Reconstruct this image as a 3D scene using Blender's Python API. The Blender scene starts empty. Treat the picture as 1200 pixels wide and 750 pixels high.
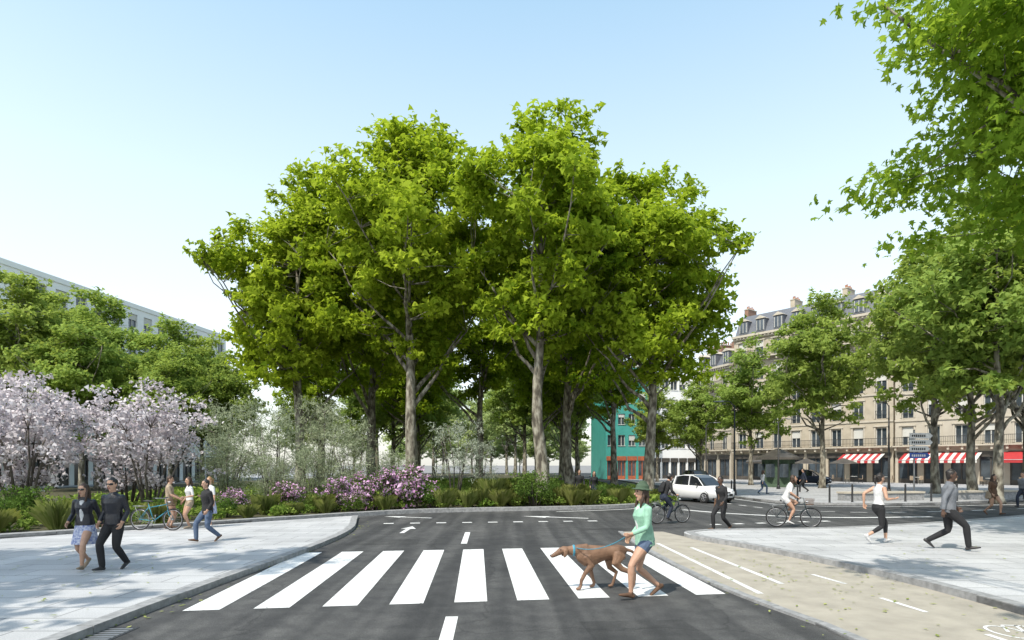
import bpy, math, random, time
import numpy as np
from mathutils import Vector, Matrix
from mathutils.bvhtree import BVHTree
T0=time.time()
random.seed(5)
scene=bpy.context.scene
col=scene.collection
SUN_EL=math.radians(54)
SUNDIR=Vector((-0.60,-0.80,0)).normalized()   # horizontal direction toward the sun

# ------------------------------------------------------------------ materials
def new_mat(name):
    m=bpy.data.materials.new(name); m.use_nodes=True
    nt=m.node_tree; b=nt.nodes.get('Principled BSDF')
    return m,nt,b
def noise_node(nt,scale,detail=4,rough=.55,coord='Object'):
    tc=nt.nodes.new('ShaderNodeTexCoord'); n=nt.nodes.new('ShaderNodeTexNoise')
    n.inputs['Scale'].default_value=scale; n.inputs['Detail'].default_value=detail
    n.inputs['Roughness'].default_value=rough
    nt.links.new(tc.outputs[coord],n.inputs['Vector']); return n
def ramp(nt,src,stops):
    r=nt.nodes.new('ShaderNodeValToRGB'); e=r.color_ramp.elements
    while len(e)<len(stops): e.new(.5)
    for i,(p,c) in enumerate(stops):
        e[i].position=p; e[i].color=(*c,1)
    nt.links.new(src,r.inputs['Fac']); return r
def mixc(nt,a,b,fac,mode='MIX'):
    m=nt.nodes.new('ShaderNodeMix'); m.data_type='RGBA'; m.blend_type=mode
    for s,v in ((6,a),(7,b)):
        if isinstance(v,tuple): m.inputs[s].default_value=(*v,1)
        else: nt.links.new(v,m.inputs[s])
    if isinstance(fac,(int,float)): m.inputs[0].default_value=fac
    else: nt.links.new(fac,m.inputs[0])
    return m.outputs[2]
def bump(nt,b,src,strength=.3,dist=.02):
    bp=nt.nodes.new('ShaderNodeBump'); bp.inputs['Strength'].default_value=strength; bp.inputs['Distance'].default_value=dist
    nt.links.new(src,bp.inputs['Height']); nt.links.new(bp.outputs[0],b.inputs['Normal'])
def nmat(name,c1,c2=None,scale=4,rough=.8,bs=0,bscale=40,metal=0,spec=.5):
    m,nt,b=new_mat(name)
    c2=c2 or tuple(x*.8 for x in c1)
    n=noise_node(nt,scale); r=ramp(nt,n.outputs['Fac'],[(.35,c1),(.68,c2)])
    nt.links.new(r.outputs[0],b.inputs['Base Color'])
    b.inputs['Roughness'].default_value=rough; b.inputs['Metallic'].default_value=metal
    b.inputs['Specular IOR Level'].default_value=spec
    if bs:
        n2=noise_node(nt,bscale); bump(nt,b,n2.outputs['Fac'],bs,.01)
    return m

def asphalt(name='asphalt',k=1.0):
    m,nt,b=new_mat(name)
    n1=noise_node(nt,.35,5); n2=noise_node(nt,90,3,.7); n3=noise_node(nt,3,6)
    r1=ramp(nt,n1.outputs['Fac'],[(.3,(.036*k,.036*k,.037*k)),(.7,(.070*k,.069*k,.068*k))])
    r2=ramp(nt,n2.outputs['Fac'],[(.35,(.45,.45,.45)),(.72,(1.75,1.75,1.75))])
    c=mixc(nt,r1.outputs[0],r2.outputs[0],.9,'MULTIPLY')
    r3=ramp(nt,n3.outputs['Fac'],[(.4,(.80,.80,.80)),(.6,(1.12,1.12,1.10))])
    c=mixc(nt,c,r3.outputs[0],1,'MULTIPLY')
    tc=nt.nodes.new('ShaderNodeTexCoord'); mp=nt.nodes.new('ShaderNodeMapping'); mp.inputs['Scale'].default_value=(1.6,.07,1)
    nt.links.new(tc.outputs['Object'],mp.inputs[0]); n4=nt.nodes.new('ShaderNodeTexNoise'); n4.inputs['Scale'].default_value=1.3
    nt.links.new(mp.outputs[0],n4.inputs['Vector'])
    r4=ramp(nt,n4.outputs['Fac'],[(.4,(.76,.76,.77)),(.62,(1.4,1.39,1.37))])
    c=mixc(nt,c,r4.outputs[0],1,'MULTIPLY')
    v=nt.nodes.new('ShaderNodeTexVoronoi'); v.feature='DISTANCE_TO_EDGE'; v.inputs['Scale'].default_value=.22
    nw=nt.nodes.new('ShaderNodeTexNoise'); nw.inputs['Scale'].default_value=1.2; nw.inputs['Detail'].default_value=6
    ad=nt.nodes.new('ShaderNodeVectorMath'); ad.operation='ADD'
    nt.links.new(tc.outputs['Object'],nw.inputs['Vector']); nt.links.new(tc.outputs['Object'],ad.inputs[0]); nt.links.new(nw.outputs['Color'],ad.inputs[1])
    nt.links.new(ad.outputs[0],v.inputs['Vector'])
    r5=ramp(nt,v.outputs['Distance'],[(0.0,(.6,.6,.6)),(.006,(1,1,1))])
    c=mixc(nt,c,r5.outputs[0],1,'MULTIPLY')
    nt.links.new(c,b.inputs['Base Color']); b.inputs['Roughness'].default_value=.85
    bump(nt,b,n2.outputs['Fac'],.5,.008)
    return m
def paving(name,c1,c2,bw,bh,mortar,rot=0):
    m,nt,b=new_mat(name)
    tc=nt.nodes.new('ShaderNodeTexCoord'); mp=nt.nodes.new('ShaderNodeMapping'); mp.inputs['Rotation'].default_value=(0,0,rot)
    nt.links.new(tc.outputs['Object'],mp.inputs[0])
    br=nt.nodes.new('ShaderNodeTexBrick'); br.inputs['Scale'].default_value=1
    br.inputs['Brick Width'].default_value=bw; br.inputs['Row Height'].default_value=bh
    br.inputs['Mortar Size'].default_value=.012; br.inputs['Color1'].default_value=(*c1,1); br.inputs['Color2'].default_value=(*c2,1)
    br.inputs['Mortar'].default_value=(*mortar,1); nt.links.new(mp.outputs[0],br.inputs['Vector'])
    n1=noise_node(nt,.6,5); r1=ramp(nt,n1.outputs['Fac'],[(.35,(.82,.82,.82)),(.65,(1.06,1.06,1.06))])
    n2=noise_node(nt,60,3); r2=ramp(nt,n2.outputs['Fac'],[(.3,(.75,.75,.75)),(.7,(1.15,1.15,1.15))])
    c=mixc(nt,br.outputs['Color'],r1.outputs[0],1,'MULTIPLY'); c=mixc(nt,c,r2.outputs[0],1,'MULTIPLY')
    nt.links.new(c,b.inputs['Base Color']); b.inputs['Roughness'].default_value=.8
    bump(nt,b,br.outputs['Fac'],-.3,.006)
    return m
def paint():
    m,nt,b=new_mat('road_paint')
    n=noise_node(nt,14,8,.7); r=ramp(nt,n.outputs['Fac'],[(.33,(.26,.26,.26)),(.43,(.70,.70,.69)),(.8,(.80,.80,.79))])
    n1=noise_node(nt,1.1,5); r1=ramp(nt,n1.outputs['Fac'],[(.35,(.82,.82,.81)),(.6,(1,1,1))])
    c=mixc(nt,r.outputs[0],r1.outputs[0],1,'MULTIPLY')
    nt.links.new(c,b.inputs['Base Color']); b.inputs['Roughness'].default_value=.7
    return m
def leafmat(name,dark,light,trans,tw=.38):
    m=bpy.data.materials.new(name); m.use_nodes=True; nt=m.node_tree; nt.nodes.remove(nt.nodes.get('Principled BSDF'))
    b=nt.nodes.new('ShaderNodeBsdfDiffuse')
    at=nt.nodes.new('ShaderNodeAttribute'); at.attribute_name='tone'
    r=ramp(nt,at.outputs['Fac'],[(0.05,dark),(.95,light)])
    oi=nt.nodes.new('ShaderNodeObjectInfo')
    hs=nt.nodes.new('ShaderNodeHueSaturation')
    mr=nt.nodes.new('ShaderNodeMapRange'); mr.inputs['To Min'].default_value=.488; mr.inputs['To Max'].default_value=.512
    nt.links.new(oi.outputs['Random'],mr.inputs['Value']); nt.links.new(mr.outputs[0],hs.inputs['Hue'])
    nt.links.new(r.outputs[0],hs.inputs['Color']); nt.links.new(hs.outputs[0],b.inputs['Color'])
    t=nt.nodes.new('ShaderNodeBsdfTranslucent'); t.inputs['Color'].default_value=(*trans,1)
    mx=nt.nodes.new('ShaderNodeMixShader'); mx.inputs[0].default_value=tw
    out=nt.nodes.get('Material Output')
    nt.links.new(b.outputs[0],mx.inputs[1]); nt.links.new(t.outputs[0],mx.inputs[2]); nt.links.new(mx.outputs[0],out.inputs[0])
    return m
def bark(name,a,b_,c):
    m,nt,b=new_mat(name)
    tc=nt.nodes.new('ShaderNodeTexCoord'); mp=nt.nodes.new('ShaderNodeMapping'); mp.inputs['Scale'].default_value=(1,1,.45)
    nt.links.new(tc.outputs['Object'],mp.inputs[0]); v=nt.nodes.new('ShaderNodeTexNoise'); v.inputs['Scale'].default_value=4.5; v.inputs['Detail'].default_value=5
    nt.links.new(mp.outputs[0],v.inputs['Vector'])
    r=ramp(nt,v.outputs['Fac'],[(.38,a),(.49,b_),(.63,c)])
    nt.links.new(r.outputs[0],b.inputs['Base Color']); b.inputs['Roughness'].default_value=.9
    bump(nt,b,v.outputs['Fac'],.6,.04)
    return m
M={}
M['asphalt']=asphalt(); M['asphalt2']=asphalt('asphalt_repair',.72)
M['pave']=paving('granite_paving',(.42,.42,.425),(.50,.50,.50),1.2,.6,(.20,.20,.20),.0)
M['pave2']=paving('sidewalk_paving',(.36,.36,.365),(.43,.43,.43),.9,.45,(.2,.2,.2),.12)
M['bike']=nmat('cycle_lane_surface',(.38,.345,.285),(.30,.272,.225),2.2,.85,.4,120)
M['kerb']=nmat('granite_kerb',(.32,.32,.32),(.20,.20,.20),8,.8,.3,60)
M['paint']=paint()
M['ground']=nmat('city_ground',(.22,.21,.2),(.17,.165,.16),.3,.9)
M['soil']=nmat('soil',(.05,.06,.02),(.08,.06,.035),3,.95,.6,20)
M['bark']=bark('plane_bark',(.07,.06,.045),(.17,.15,.115),(.33,.31,.25))
M['bark2']=bark('shrub_bark',(.05,.042,.035),(.10,.085,.07),(.16,.14,.12))
M['leaf']=leafmat('plane_leaves',(.075,.135,.012),(.36,.46,.045),(.50,.64,.04),.40)
M['leafn']=leafmat('maple_leaves',(.07,.135,.014),(.26,.37,.045),(.42,.58,.05),.42)
M['leafd']=leafmat('street_tree_leaves',(.11,.175,.04),(.33,.42,.10),(.44,.55,.10),.4)
M['leafhaze']=leafmat('hazed_far_tree_leaves',(.24,.32,.12),(.48,.56,.24),(.5,.6,.24),.4)  # paler street-tree leaves: distance haze put into the leaf colour
M['olive']=leafmat('olive_leaves',(.17,.21,.11),(.42,.46,.31),(.32,.37,.2),.25)
M['silver']=leafmat('silver_leaves',(.28,.33,.24),(.52,.56,.46),(.38,.43,.3),.3)
M['blossom']=leafmat('magnolia_blossom',(.44,.38,.40),(.84,.81,.82),(.62,.56,.6),.3)
M['pink']=leafmat('pink_blossom',(.55,.26,.50),(.82,.58,.78),(.6,.35,.52),.3)
M['box']=leafmat('boxwood_leaves',(.04,.08,.018),(.14,.22,.045),(.16,.25,.05),.25)
M['cover']=leafmat('ground_cover_leaves',(.06,.12,.018),(.28,.36,.08),(.26,.38,.07),.3)
M['grass']=leafmat('ornamental_grass',(.18,.24,.05),(.44,.47,.16),(.40,.45,.12),.3)
M['stone']=nmat('limestone',(.45,.39,.30),(.37,.32,.245),1.2,.85,.2,30)
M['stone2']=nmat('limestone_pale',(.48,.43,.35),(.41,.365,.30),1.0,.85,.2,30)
M['stonetrim']=nmat('limestone_trim',(.49,.44,.36),(.42,.375,.30),2,.8)
M['white']=nmat('white_render',(.84,.84,.83),(.79,.79,.78),.6,.85)
M['teal']=nmat('teal_panels',(.06,.33,.28),(.05,.28,.24),1.0,.5)
M['slate']=nmat('slate_roof',(.13,.14,.16),(.09,.095,.11),6,.55,.3,30)
M['brick']=nmat('chimney_brick',(.28,.16,.11),(.20,.12,.085),6,.9,.3,30)
M['terra']=nmat('terracotta',(.36,.18,.11),(.3,.15,.09),6,.9)
M['glass']=nmat('window_glass',(.03,.04,.05),(.08,.10,.12),.8,.12,spec=.8)
M['frame']=nmat('window_frame',(.55,.54,.50),(.5,.49,.45),5,.6)
M['iron']=nmat('wrought_iron',(.015,.015,.017),(.03,.03,.03),6,.5)
M['red']=nmat('awning_red',(.42,.03,.03),(.34,.025,.03),3,.8)
M['awhite']=nmat('awning_white',(.66,.64,.60),(.58,.56,.52),3,.8)
M['orange']=nmat('shop_orange',(.42,.12,.05),(.30,.08,.04),3,.5)
M['shop']=nmat('shopfront_dark',(.05,.045,.04),(.09,.08,.07),1.5,.4)
M['steel']=nmat('galvanised_steel',(.32,.33,.34),(.25,.26,.27),6,.45,metal=.6)
M['signw']=nmat('sign_white',(.75,.75,.75),(.68,.68,.68),3,.5)
M['signb']=nmat('sign_blue',(.03,.10,.42),(.03,.08,.36),3,.5)
M['skin']=nmat('skin',(.48,.29,.20),(.42,.24,.16),9,.55)
M['skin2']=nmat('skin_dark',(.10,.055,.035),(.08,.042,.027),9,.5)
M['hairb']=nmat('hair_brown',(.06,.03,.015),(.025,.013,.008),30,.5,.6,80)
M['hairk']=nmat('hair_black',(.012,.01,.009),(.025,.018,.015),30,.45,.6,80)
M['hairl']=nmat('hair_blond',(.32,.19,.08),(.22,.12,.05),30,.5,.6,80)
def cloth(n,c,r=.85,b=.6): return nmat('cloth_'+n,c,tuple(x*.66 for x in c),7,r,b,20)
M['leather']=cloth('black_leather',(.014,.015,.022),.36,.9)
M['black']=cloth('black',(.016,.016,.018))
M['navy']=cloth('navy',(.02,.028,.05))
M['jeans']=cloth('denim',(.09,.13,.21))
M['wht']=cloth('white',(.66,.66,.66))
M['grey']=cloth('grey',(.17,.18,.20))
M['tan']=cloth('tan',(.36,.28,.20))
M['brownc']=cloth('brown',(.13,.07,.04))
M['mint']=cloth('mint',(.30,.54,.40))
M['hat']=cloth('green_hat',(.06,.10,.06))
M['skirt']=nmat('skirt_print',(.6,.62,.7),(.12,.16,.38),22,.85,.4,22)
M['shoew']=nmat('shoe_white',(.6,.6,.6),(.45,.45,.45),20,.7)
M['shoek']=nmat('shoe_black',(.02,.02,.02),(.035,.03,.03),20,.5)
M['fur']=nmat('dog_fur',(.22,.125,.075),(.12,.065,.038),6,.65,.4,90)
M['furd']=nmat('dog_nose',(.05,.025,.02),(.03,.02,.015),5,.4)
M['eye']=nmat('eye_dark',(.01,.01,.01),(.02,.02,.02),5,.2)
M['lip']=nmat('lip',(.35,.10,.09),(.28,.08,.07),5,.5)
M['carw']=nmat('car_paint_white',(.72,.72,.72),(.66,.66,.67),.6,.22)
M['carg']=nmat('car_glass',(.012,.014,.018),(.02,.022,.026),1,.08,spec=.9)
M['cark']=nmat('car_black_trim',(.015,.015,.016),(.025,.025,.025),3,.5)
M['rim']=nmat('wheel_rim',(.4,.4,.42),(.3,.3,.32),3,.35,metal=.7)
M['lamp']=nmat('headlamp_glass',(.55,.58,.62),(.4,.43,.47),12,.1)
M['tyre']=nmat('tyre_rubber',(.015,.015,.015),(.025,.025,.025),9,.8)
M['bikef']=nmat('bicycle_frame',(.03,.05,.06),(.02,.03,.035),3,.35)
M['bikeb']=nmat('bicycle_frame_blue',(.03,.2,.28),(.03,.16,.22),3,.35)
M['leash']=nmat('leash',(.05,.25,.35),(.04,.2,.28),5,.6)

# ------------------------------------------------------------------ mesh helpers
class MB:
    def __init__(s): s.v=[];s.f=[];s.m=[];s.mats=[]
    def mi(s,k):
        if k not in s.mats: s.mats.append(k)
        return s.mats.index(k)
    def add(s,vs,fs,k):
        o=len(s.v); s.v+= [tuple(p) for p in vs]; i=s.mi(k)
        for f in fs: s.f.append(tuple(a+o for a in f)); s.m.append(i)
    def box(s,x0,x1,y0,y1,z0,z1,k):
        s.add([(x0,y0,z0),(x1,y0,z0),(x1,y1,z0),(x0,y1,z0),(x0,y0,z1),(x1,y0,z1),(x1,y1,z1),(x0,y1,z1)],
              [(0,3,2,1),(4,5,6,7),(0,1,5,4),(1,2,6,5),(2,3,7,6),(3,0,4,7)],k)
    def prism(s,pts,z0,z1,k,kside=None):
        n=len(pts); A=sum(pts[i][0]*pts[(i+1)%n][1]-pts[(i+1)%n][0]*pts[i][1] for i in range(n))
        if A<0: pts=pts[::-1]
        s.add([(x,y,z1) for x,y in pts],[tuple(range(n))],k)
        vs=[(x,y,z0) for x,y in pts]+[(x,y,z1) for x,y in pts]
        s.add(vs,[(i,(i+1)%n,n+(i+1)%n,n+i) for i in range(n)],kside or k)
    def loft(s,pts,rad,k,side=(1,0,0),n=10,caps=True,capk=.8):
        P=[Vector(p) for p in pts]; R=[(r,r) if isinstance(r,(int,float)) else r for r in rad]
        ks=k if isinstance(k,list) else [k]*(len(P)-1)
        rings=[]; T=[]
        for i,p in enumerate(P):
            a=P[max(i-1,0)]; b=P[min(i+1,len(P)-1)]; t=(b-a)
            t=t.normalized() if t.length>1e-9 else Vector((0,0,1)); T.append(t)
            sd=Vector(side); sd=sd-t*sd.dot(t)
            if sd.length<.05: sd=Vector((0,1,0)) if abs(t.y)<.9 else Vector((0,0,1)); sd=sd-t*sd.dot(t)
            sd.normalize(); rings.append((p,t,sd,t.cross(sd),R[i]))
        def ring(p,sd,b,r,q=1): return [p+sd*(r[0]*q*math.cos(2*math.pi*j/n))+b*(r[1]*q*math.sin(2*math.pi*j/n)) for j in range(n)]
        L=[];K=[]
        if caps:
            p,t,sd,b,r=rings[0]; q=min(r)*capk
            L.append(ring(p-t*q*.7,sd,b,r,.7)); K.append(ks[0])
        for i,(p,t,sd,b,r) in enumerate(rings):
            L.append(ring(p,sd,b,r)); 
            if i<len(rings)-1: K.append(ks[i])
        if caps:
            p,t,sd,b,r=rings[-1]; q=min(r)*capk
            L.append(ring(p+t*q*.7,sd,b,r,.7)); K.append(ks[-1])
        vs=[v for r in L for v in r]; o=len(s.v); s.v+=[tuple(v) for v in vs]
        for i in range(len(L)-1):
            m=s.mi(K[i])
            for j in range(n):
                s.f.append((o+i*n+j,o+i*n+(j+1)%n,o+(i+1)*n+(j+1)%n,o+(i+1)*n+j)); s.m.append(m)
        c0=(P[0]-T[0]*min(R[0])*capk) if caps else P[0]; c1=(P[-1]+T[-1]*min(R[-1])*capk) if caps else P[-1]
        s.v.append(tuple(c0)); s.v.append(tuple(c1)); a=len(s.v)-2; e=o+(len(L)-1)*n
        for j in range(n):
            s.f.append((a,o+(j+1)%n,o+j)); s.m.append(s.mi(ks[0]))
            s.f.append((a+1,e+j,e+(j+1)%n)); s.m.append(s.mi(ks[-1]))
    def tube(s,a,b,r,k,n=6,r2=None): s.loft([a,b],[r,r2 or r],k,n=n,caps=False)
    def torus(s,c,R,r,k,axis='x',n=24,m=6):
        o=len(s.v); mi=s.mi(k)
        for i in range(n):
            a=2*math.pi*i/n
            for j in range(m):
                b=2*math.pi*j/m; rr=R+r*math.cos(b); h=r*math.sin(b)
                u,w=rr*math.cos(a),rr*math.sin(a)
                p=(h,u,w) if axis=='x' else ((u,h,w) if axis=='y' else (u,w,h))
                s.v.append((c[0]+p[0],c[1]+p[1],c[2]+p[2]))
        for i in range(n):
            for j in range(m):
                s.f.append((o+i*m+j,o+((i+1)%n)*m+j,o+((i+1)%n)*m+(j+1)%m,o+i*m+(j+1)%m)); s.m.append(mi)
    def mesh(s,name,smooth=False):
        me=bpy.data.meshes.new(name); me.from_pydata(s.v,[],s.f)
        for k in s.mats: me.materials.append(M[k])
        me.polygons.foreach_set('material_index',s.m)
        if smooth: me.polygons.foreach_set('use_smooth',[True]*len(s.f))
        me.update(); return me
    def obj(s,name,parent=None,smooth=False):
        o=bpy.data.objects.new(name,s.mesh(name,smooth)); col.objects.link(o)
        if parent: o.parent=parent
        return o
def empty(name,loc=(0,0,0),rz=0,sc=1):
    e=bpy.data.objects.new(name,None); col.objects.link(e); e.location=loc; e.rotation_euler=(0,0,rz)
    e.scale=(sc,sc,sc) if isinstance(sc,(int,float)) else sc; e.empty_display_size=.3; return e
def child(name,me,parent):
    o=bpy.data.objects.new(name,me); col.objects.link(o); o.parent=parent; return o

# ------------------------------------------------------------------ foliage
def np_mesh(name,verts,K,mat,tone):
    N=len(verts)//K
    me=bpy.data.meshes.new(name); me.vertices.add(N*K); me.vertices.foreach_set('co',verts.astype(np.float32).ravel())
    me.loops.add(N*K); me.loops.foreach_set('vertex_index',np.arange(N*K,dtype=np.int32))
    me.polygons.add(N); me.polygons.foreach_set('loop_start',np.arange(0,N*K,K,dtype=np.int32))
    me.polygons.foreach_set('loop_total',np.full(N,K,dtype=np.int32))
    me.update(calc_edges=True); me.materials.append(mat)
    a=me.attributes.new('tone','FLOAT','FACE'); a.data.foreach_set('value',tone.astype(np.float32)); return me
def star(k,inner,seed=0,elong=1.0):
    r=np.random.default_rng(seed); P=[]
    for i in range(2*k):
        a=math.pi*i/k; q=1.0 if i%2==0 else inner; q*=r.uniform(.85,1.1)
        P.append((q*math.cos(a)*elong,q*math.sin(a),.12*(1 if i%2 else -1)))
    return np.array(P)
T_STAR=star(3,.42,1,1.1)
T_MAPLE=np.array([(0,-.5,0),(.60,-.35,-.1),(.36,0,0),(.85,.28,-.15),(.30,.32,.03),(0,1.0,-.15),(-.30,.32,.03),(-.85,.28,-.15),(-.36,0,0),(-.60,-.35,-.1)])*.62
T_KITE=np.array([(-1,0,0),(0,-.42,.08),(1,0,0),(0,.42,.08)])
T_THIN=np.array([(-1,0,0),(0,-.16,.05),(1,0,0),(0,.16,.05)])
T_PET=star(3,.55,3)
def leaves(rg,centers,size,tmpl,up=.7,outward=None):
    N=len(centers)
    n=rg.normal(size=(N,3)); n/=np.linalg.norm(n,axis=1)[:,None]
    n=n*.9; n[:,2]+=up
    if outward is not None: n+=outward*.5
    n/=np.linalg.norm(n,axis=1)[:,None]
    a=rg.normal(size=(N,3)); u=np.cross(n,a); u/=np.linalg.norm(u,axis=1)[:,None]; v=np.cross(n,u)
    s=(size*rg.uniform(.6,1.25,N))[:,None,None]
    t=tmpl[None]
    V=centers[:,None,:]+s*(u[:,None,:]*t[:,:,0:1]+v[:,None,:]*t[:,:,1:2]+n[:,None,:]*t[:,:,2:3])
    return V.reshape(-1,3)
def cloud(rg,C,R,per,flat=.6):
    pts=[];tone=[]
    for c,r in zip(C,R):
        k=max(8,int(per*r*r)); d=rg.normal(size=(k,3)); d/=np.linalg.norm(d,axis=1)[:,None]
        rr=r*rg.uniform(0,1,k)**.45; p=d*rr[:,None]; p[:,2]*=flat
        j=max(3,int(r*5))
        for q in range(j):
            dv=rg.normal(size=3); dv/=np.linalg.norm(dv); dv[2]=dv[2]*.5+.1
            sel=rg.choice(k,max(1,k//(j*2)),replace=False)
            tt=rg.uniform(.4,1.6,len(sel))[:,None]; p[sel]=dv*r*tt+rg.normal(size=(len(sel),3))*r*.12
        pts.append(p+c); tone.append(np.clip(rg.normal(.5,.19)+rg.normal(0,.17,k),0,1))
    return np.concatenate(pts),np.concatenate(tone)
def tree_mesh(seed,H,R,hb,tr,ncl,per,leaf,tmpl,mat,rc=(.8,1.5),barkk='bark',limbs=10,up=.7,lean=0):
    rg=np.random.default_rng(seed)
    zc=(H+hb)/2; ah=(H-hb)/2
    ph=rg.uniform(0,6.28,8)
    C=[];tries=0
    while len(C)<ncl and tries<60000:
        tries+=1
        d=rg.normal(size=3); d/=np.linalg.norm(d); q=rg.uniform(.10,1)**.5
        az=math.atan2(d[1],d[0])
        lob=1+.16*math.sin(3*az+ph[0]+d[2]*3)+.12*math.sin(5*az+ph[1]-d[2]*5)+.10*math.sin(7*d[2]+ph[2]+az*2)
        wide=1.0-.22*d[2] if d[2]>0 else 1.0+.05*d[2]
        p=np.array([d[0]*R*q*lob*wide,d[1]*R*q*lob*wide,zc+d[2]*ah*q*(.9+.1*lob)])
        md=.62*rc[0]
        if C and np.min(np.linalg.norm(np.array(C)-p,axis=1))<md*(1.1 if len(C)<ncl*.6 else .75): continue
        C.append(p)
    C=np.array(C); rads=rg.uniform(rc[0],rc[1],len(C))
    mb=MB()
    n=9; top=H*.80; wob=np.cumsum(rg.normal(0,.10*tr/.35,(n,2)),axis=0); wob[0]=0
    tp=[Vector((wob[i,0]+lean*(i/(n-1))**1.5,wob[i,1],top*i/(n-1))) for i in range(n)]
    trd=[tr*(1-.86*(i/(n-1))**.9) for i in range(n)]
    tp2=[Vector((0,0,-.1)),Vector((0,0,.25))]+tp[1:]; mb.loft(tp2,[tr*1.5,tr*1.08]+trd[1:],barkk,n=10,caps=False)
    nodes=[(p,r) for p,r in zip(tp,trd) if p.z>hb*.55]
    for i in range(limbs):
        ang=6.283*i/limbs+rg.uniform(-.3,.3); 
        z0=hb*.70+(H*.62-hb*.70)*(i/limbs)*rg.uniform(.7,1.1)
        tt=z0/top*(n-1); a=int(min(tt,n-2)); f=tt-a; st=tp[a].lerp(tp[a+1],min(1,f)); sr=trd[a]*.5
        adir=np.array([math.cos(ang),math.sin(ang)])
        sc=[(C[j][:2]@adir)*.85 - abs(C[j][2]-(z0+R*.95))*.7 for j in range(len(C))]
        e=Vector(C[int(np.argmax(sc))]); ctrl=st.lerp(e,.45)+Vector((0,0,-.05*(e-st).length))+Vector(rg.normal(0,.25,3))
        pts=[];m=6
        for k in range(m+1):
            u=k/m; p=st*(1-u)**2+ctrl*2*u*(1-u)+e*u*u
            if 0<k<m: p+=Vector(rg.normal(0,.10,3))
            pts.append(p)
        rr=[max(.03,sr*(1-.88*k/m)) for k in range(m+1)]
        mb.loft(pts,rr,barkk,n=7,caps=False)
        nodes+= list(zip(pts[1:],rr[1:]))
    NP=np.array([list(p) for p,_ in nodes])
    for c in C:
        dd=np.linalg.norm(NP-c,axis=1)+np.maximum(0,NP[:,2]-c[2])*1.6; j=int(np.argmin(dd)); st=nodes[j][0]; e=Vector(c)
        mid=st.lerp(e,.5)+Vector(rg.normal(0,.15,3)); r0=min(nodes[j][1]*.6,.05+.012*(e-st).length)
        mb.loft([st,mid,e],[r0,r0*.6,.012],barkk,n=5,caps=False)
    Pp,tone=cloud(rg,C,rads,per)
    out=Pp-np.array([0,0,zc]); out/=np.linalg.norm(out,axis=1)[:,None]+1e-6
    V=leaves(rg,Pp,leaf,tmpl,up,out)
    return mb.mesh('tree_wood',True),np_mesh('tree_leaves',V,len(tmpl),M[mat],tone)
def place_tree(name,meshes,x,y,rz=0,sc=1,z=0):
    e=empty(name,(x,y,z),rz,sc); child('trunk_and_branches',meshes[0],e); child('foliage',meshes[1],e); return e
def shrub_mesh(seed,H,R,hb,ncl,per,leaf,tmpl,mat,rc=(.3,.55),stems=6,flat=.8,up=.5,extra=None,sr=.035):
    rg=np.random.default_rng(seed); C=[]
    zc=(H+hb)/2; ah=(H-hb)/2
    for i in range(ncl):
        d=rg.normal(size=3); d/=np.linalg.norm(d); q=rg.uniform(.1,1)**.5*rg.uniform(.72,1.22)
        C.append([d[0]*R*q,d[1]*R*q,max(rc[0]*.4,zc+d[2]*ah*q)])
    C=np.array(C); rads=rg.uniform(rc[0],rc[1],ncl); mb=MB()
    tips=[]
    for i in range(stems):
        a=6.283*i/stems+rg.uniform(-.4,.4); rr=R*rg.uniform(.3,.7)
        e=Vector((rr*math.cos(a),rr*math.sin(a),zc+ah*rg.uniform(0,.6)))
        s0=Vector((.12*math.cos(a),.12*math.sin(a),-.05)); mid=s0.lerp(e,.5)+Vector(rg.normal(0,.08*R,3)); 
        mb.loft([s0,mid,e],[sr*1.2,sr*.8,sr*.3],'bark2',n=6,caps=False)
        for u in (0,.3,.6,1): tips.append(s0.lerp(mid,u)); tips.append(mid.lerp(e,u))
    NP=np.array([list(t) for t in tips])
    for c in C:
        dd=np.linalg.norm(NP-c,axis=1)+np.maximum(0,NP[:,2]-c[2])*1.5; st=tips[int(np.argmin(dd))]
        mb.loft([st,Vector(c)],[sr*.4,sr*.12],'bark2',n=4,caps=False)
    Pp,tone=cloud(rg,C,rads,per,flat); Pp[:,2]=np.maximum(Pp[:,2],.03)
    V=leaves(rg,Pp,leaf,tmpl,up)
    res=[mb.mesh('shrub_wood',True),np_mesh('shrub_leaves',V,len(tmpl),M[mat],tone)]
    if extra:
        mk,frac,sz,tm=extra; sel=rg.choice(len(Pp),int(len(Pp)*frac),replace=False)
        cc=np.array([0,0,zc*.7]); Q=Pp[sel]; Q=cc+(Q-cc)*1.05
        res.append(np_mesh('shrub_flowers',leaves(rg,Q,sz,tm,up),len(tm),M[mk],rg.uniform(0,1,len(sel))))
    return res
def place_shrub(name,ms,x,y,rz=0,sc=1,z=0):
    e=empty(name,(x,y,z),rz,sc); child('stems',ms[0],e); child('foliage',ms[1],e)
    if len(ms)>2: child('flowers',ms[2],e)
    return e
def blades(seed,n,R,h,w,mat,wide=1.0):
    rg=np.random.default_rng(seed)
    a=rg.uniform(0,6.283,n); rr=R*.35*rg.uniform(0,1,n)**.5; hh=h*rg.uniform(.6,1.1,n); sp=R*rg.uniform(.2,1,n)*wide
    d=np.stack([np.cos(a),np.sin(a)],1); s=np.stack([-np.sin(a),np.cos(a)],1)
    b=d*rr[:,None]
    def Q(xy,z): return np.concatenate([xy,z[:,None]],1)
    p0=b-s*w; p1=b+s*w; m0=b+d*(sp*.35)[:,None]-s*w*.8; m1=b+d*(sp*.35)[:,None]+s*w*.8; t=b+d*sp[:,None]
    V=np.stack([Q(p0,hh*0),Q(p1,hh*0),Q(m1,hh*.75),Q(t,hh),Q(m0,hh*.75)],1).reshape(-1,3)
    return np_mesh('grass_blades',V,5,M[mat],rg.uniform(0,1,n))

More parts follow.
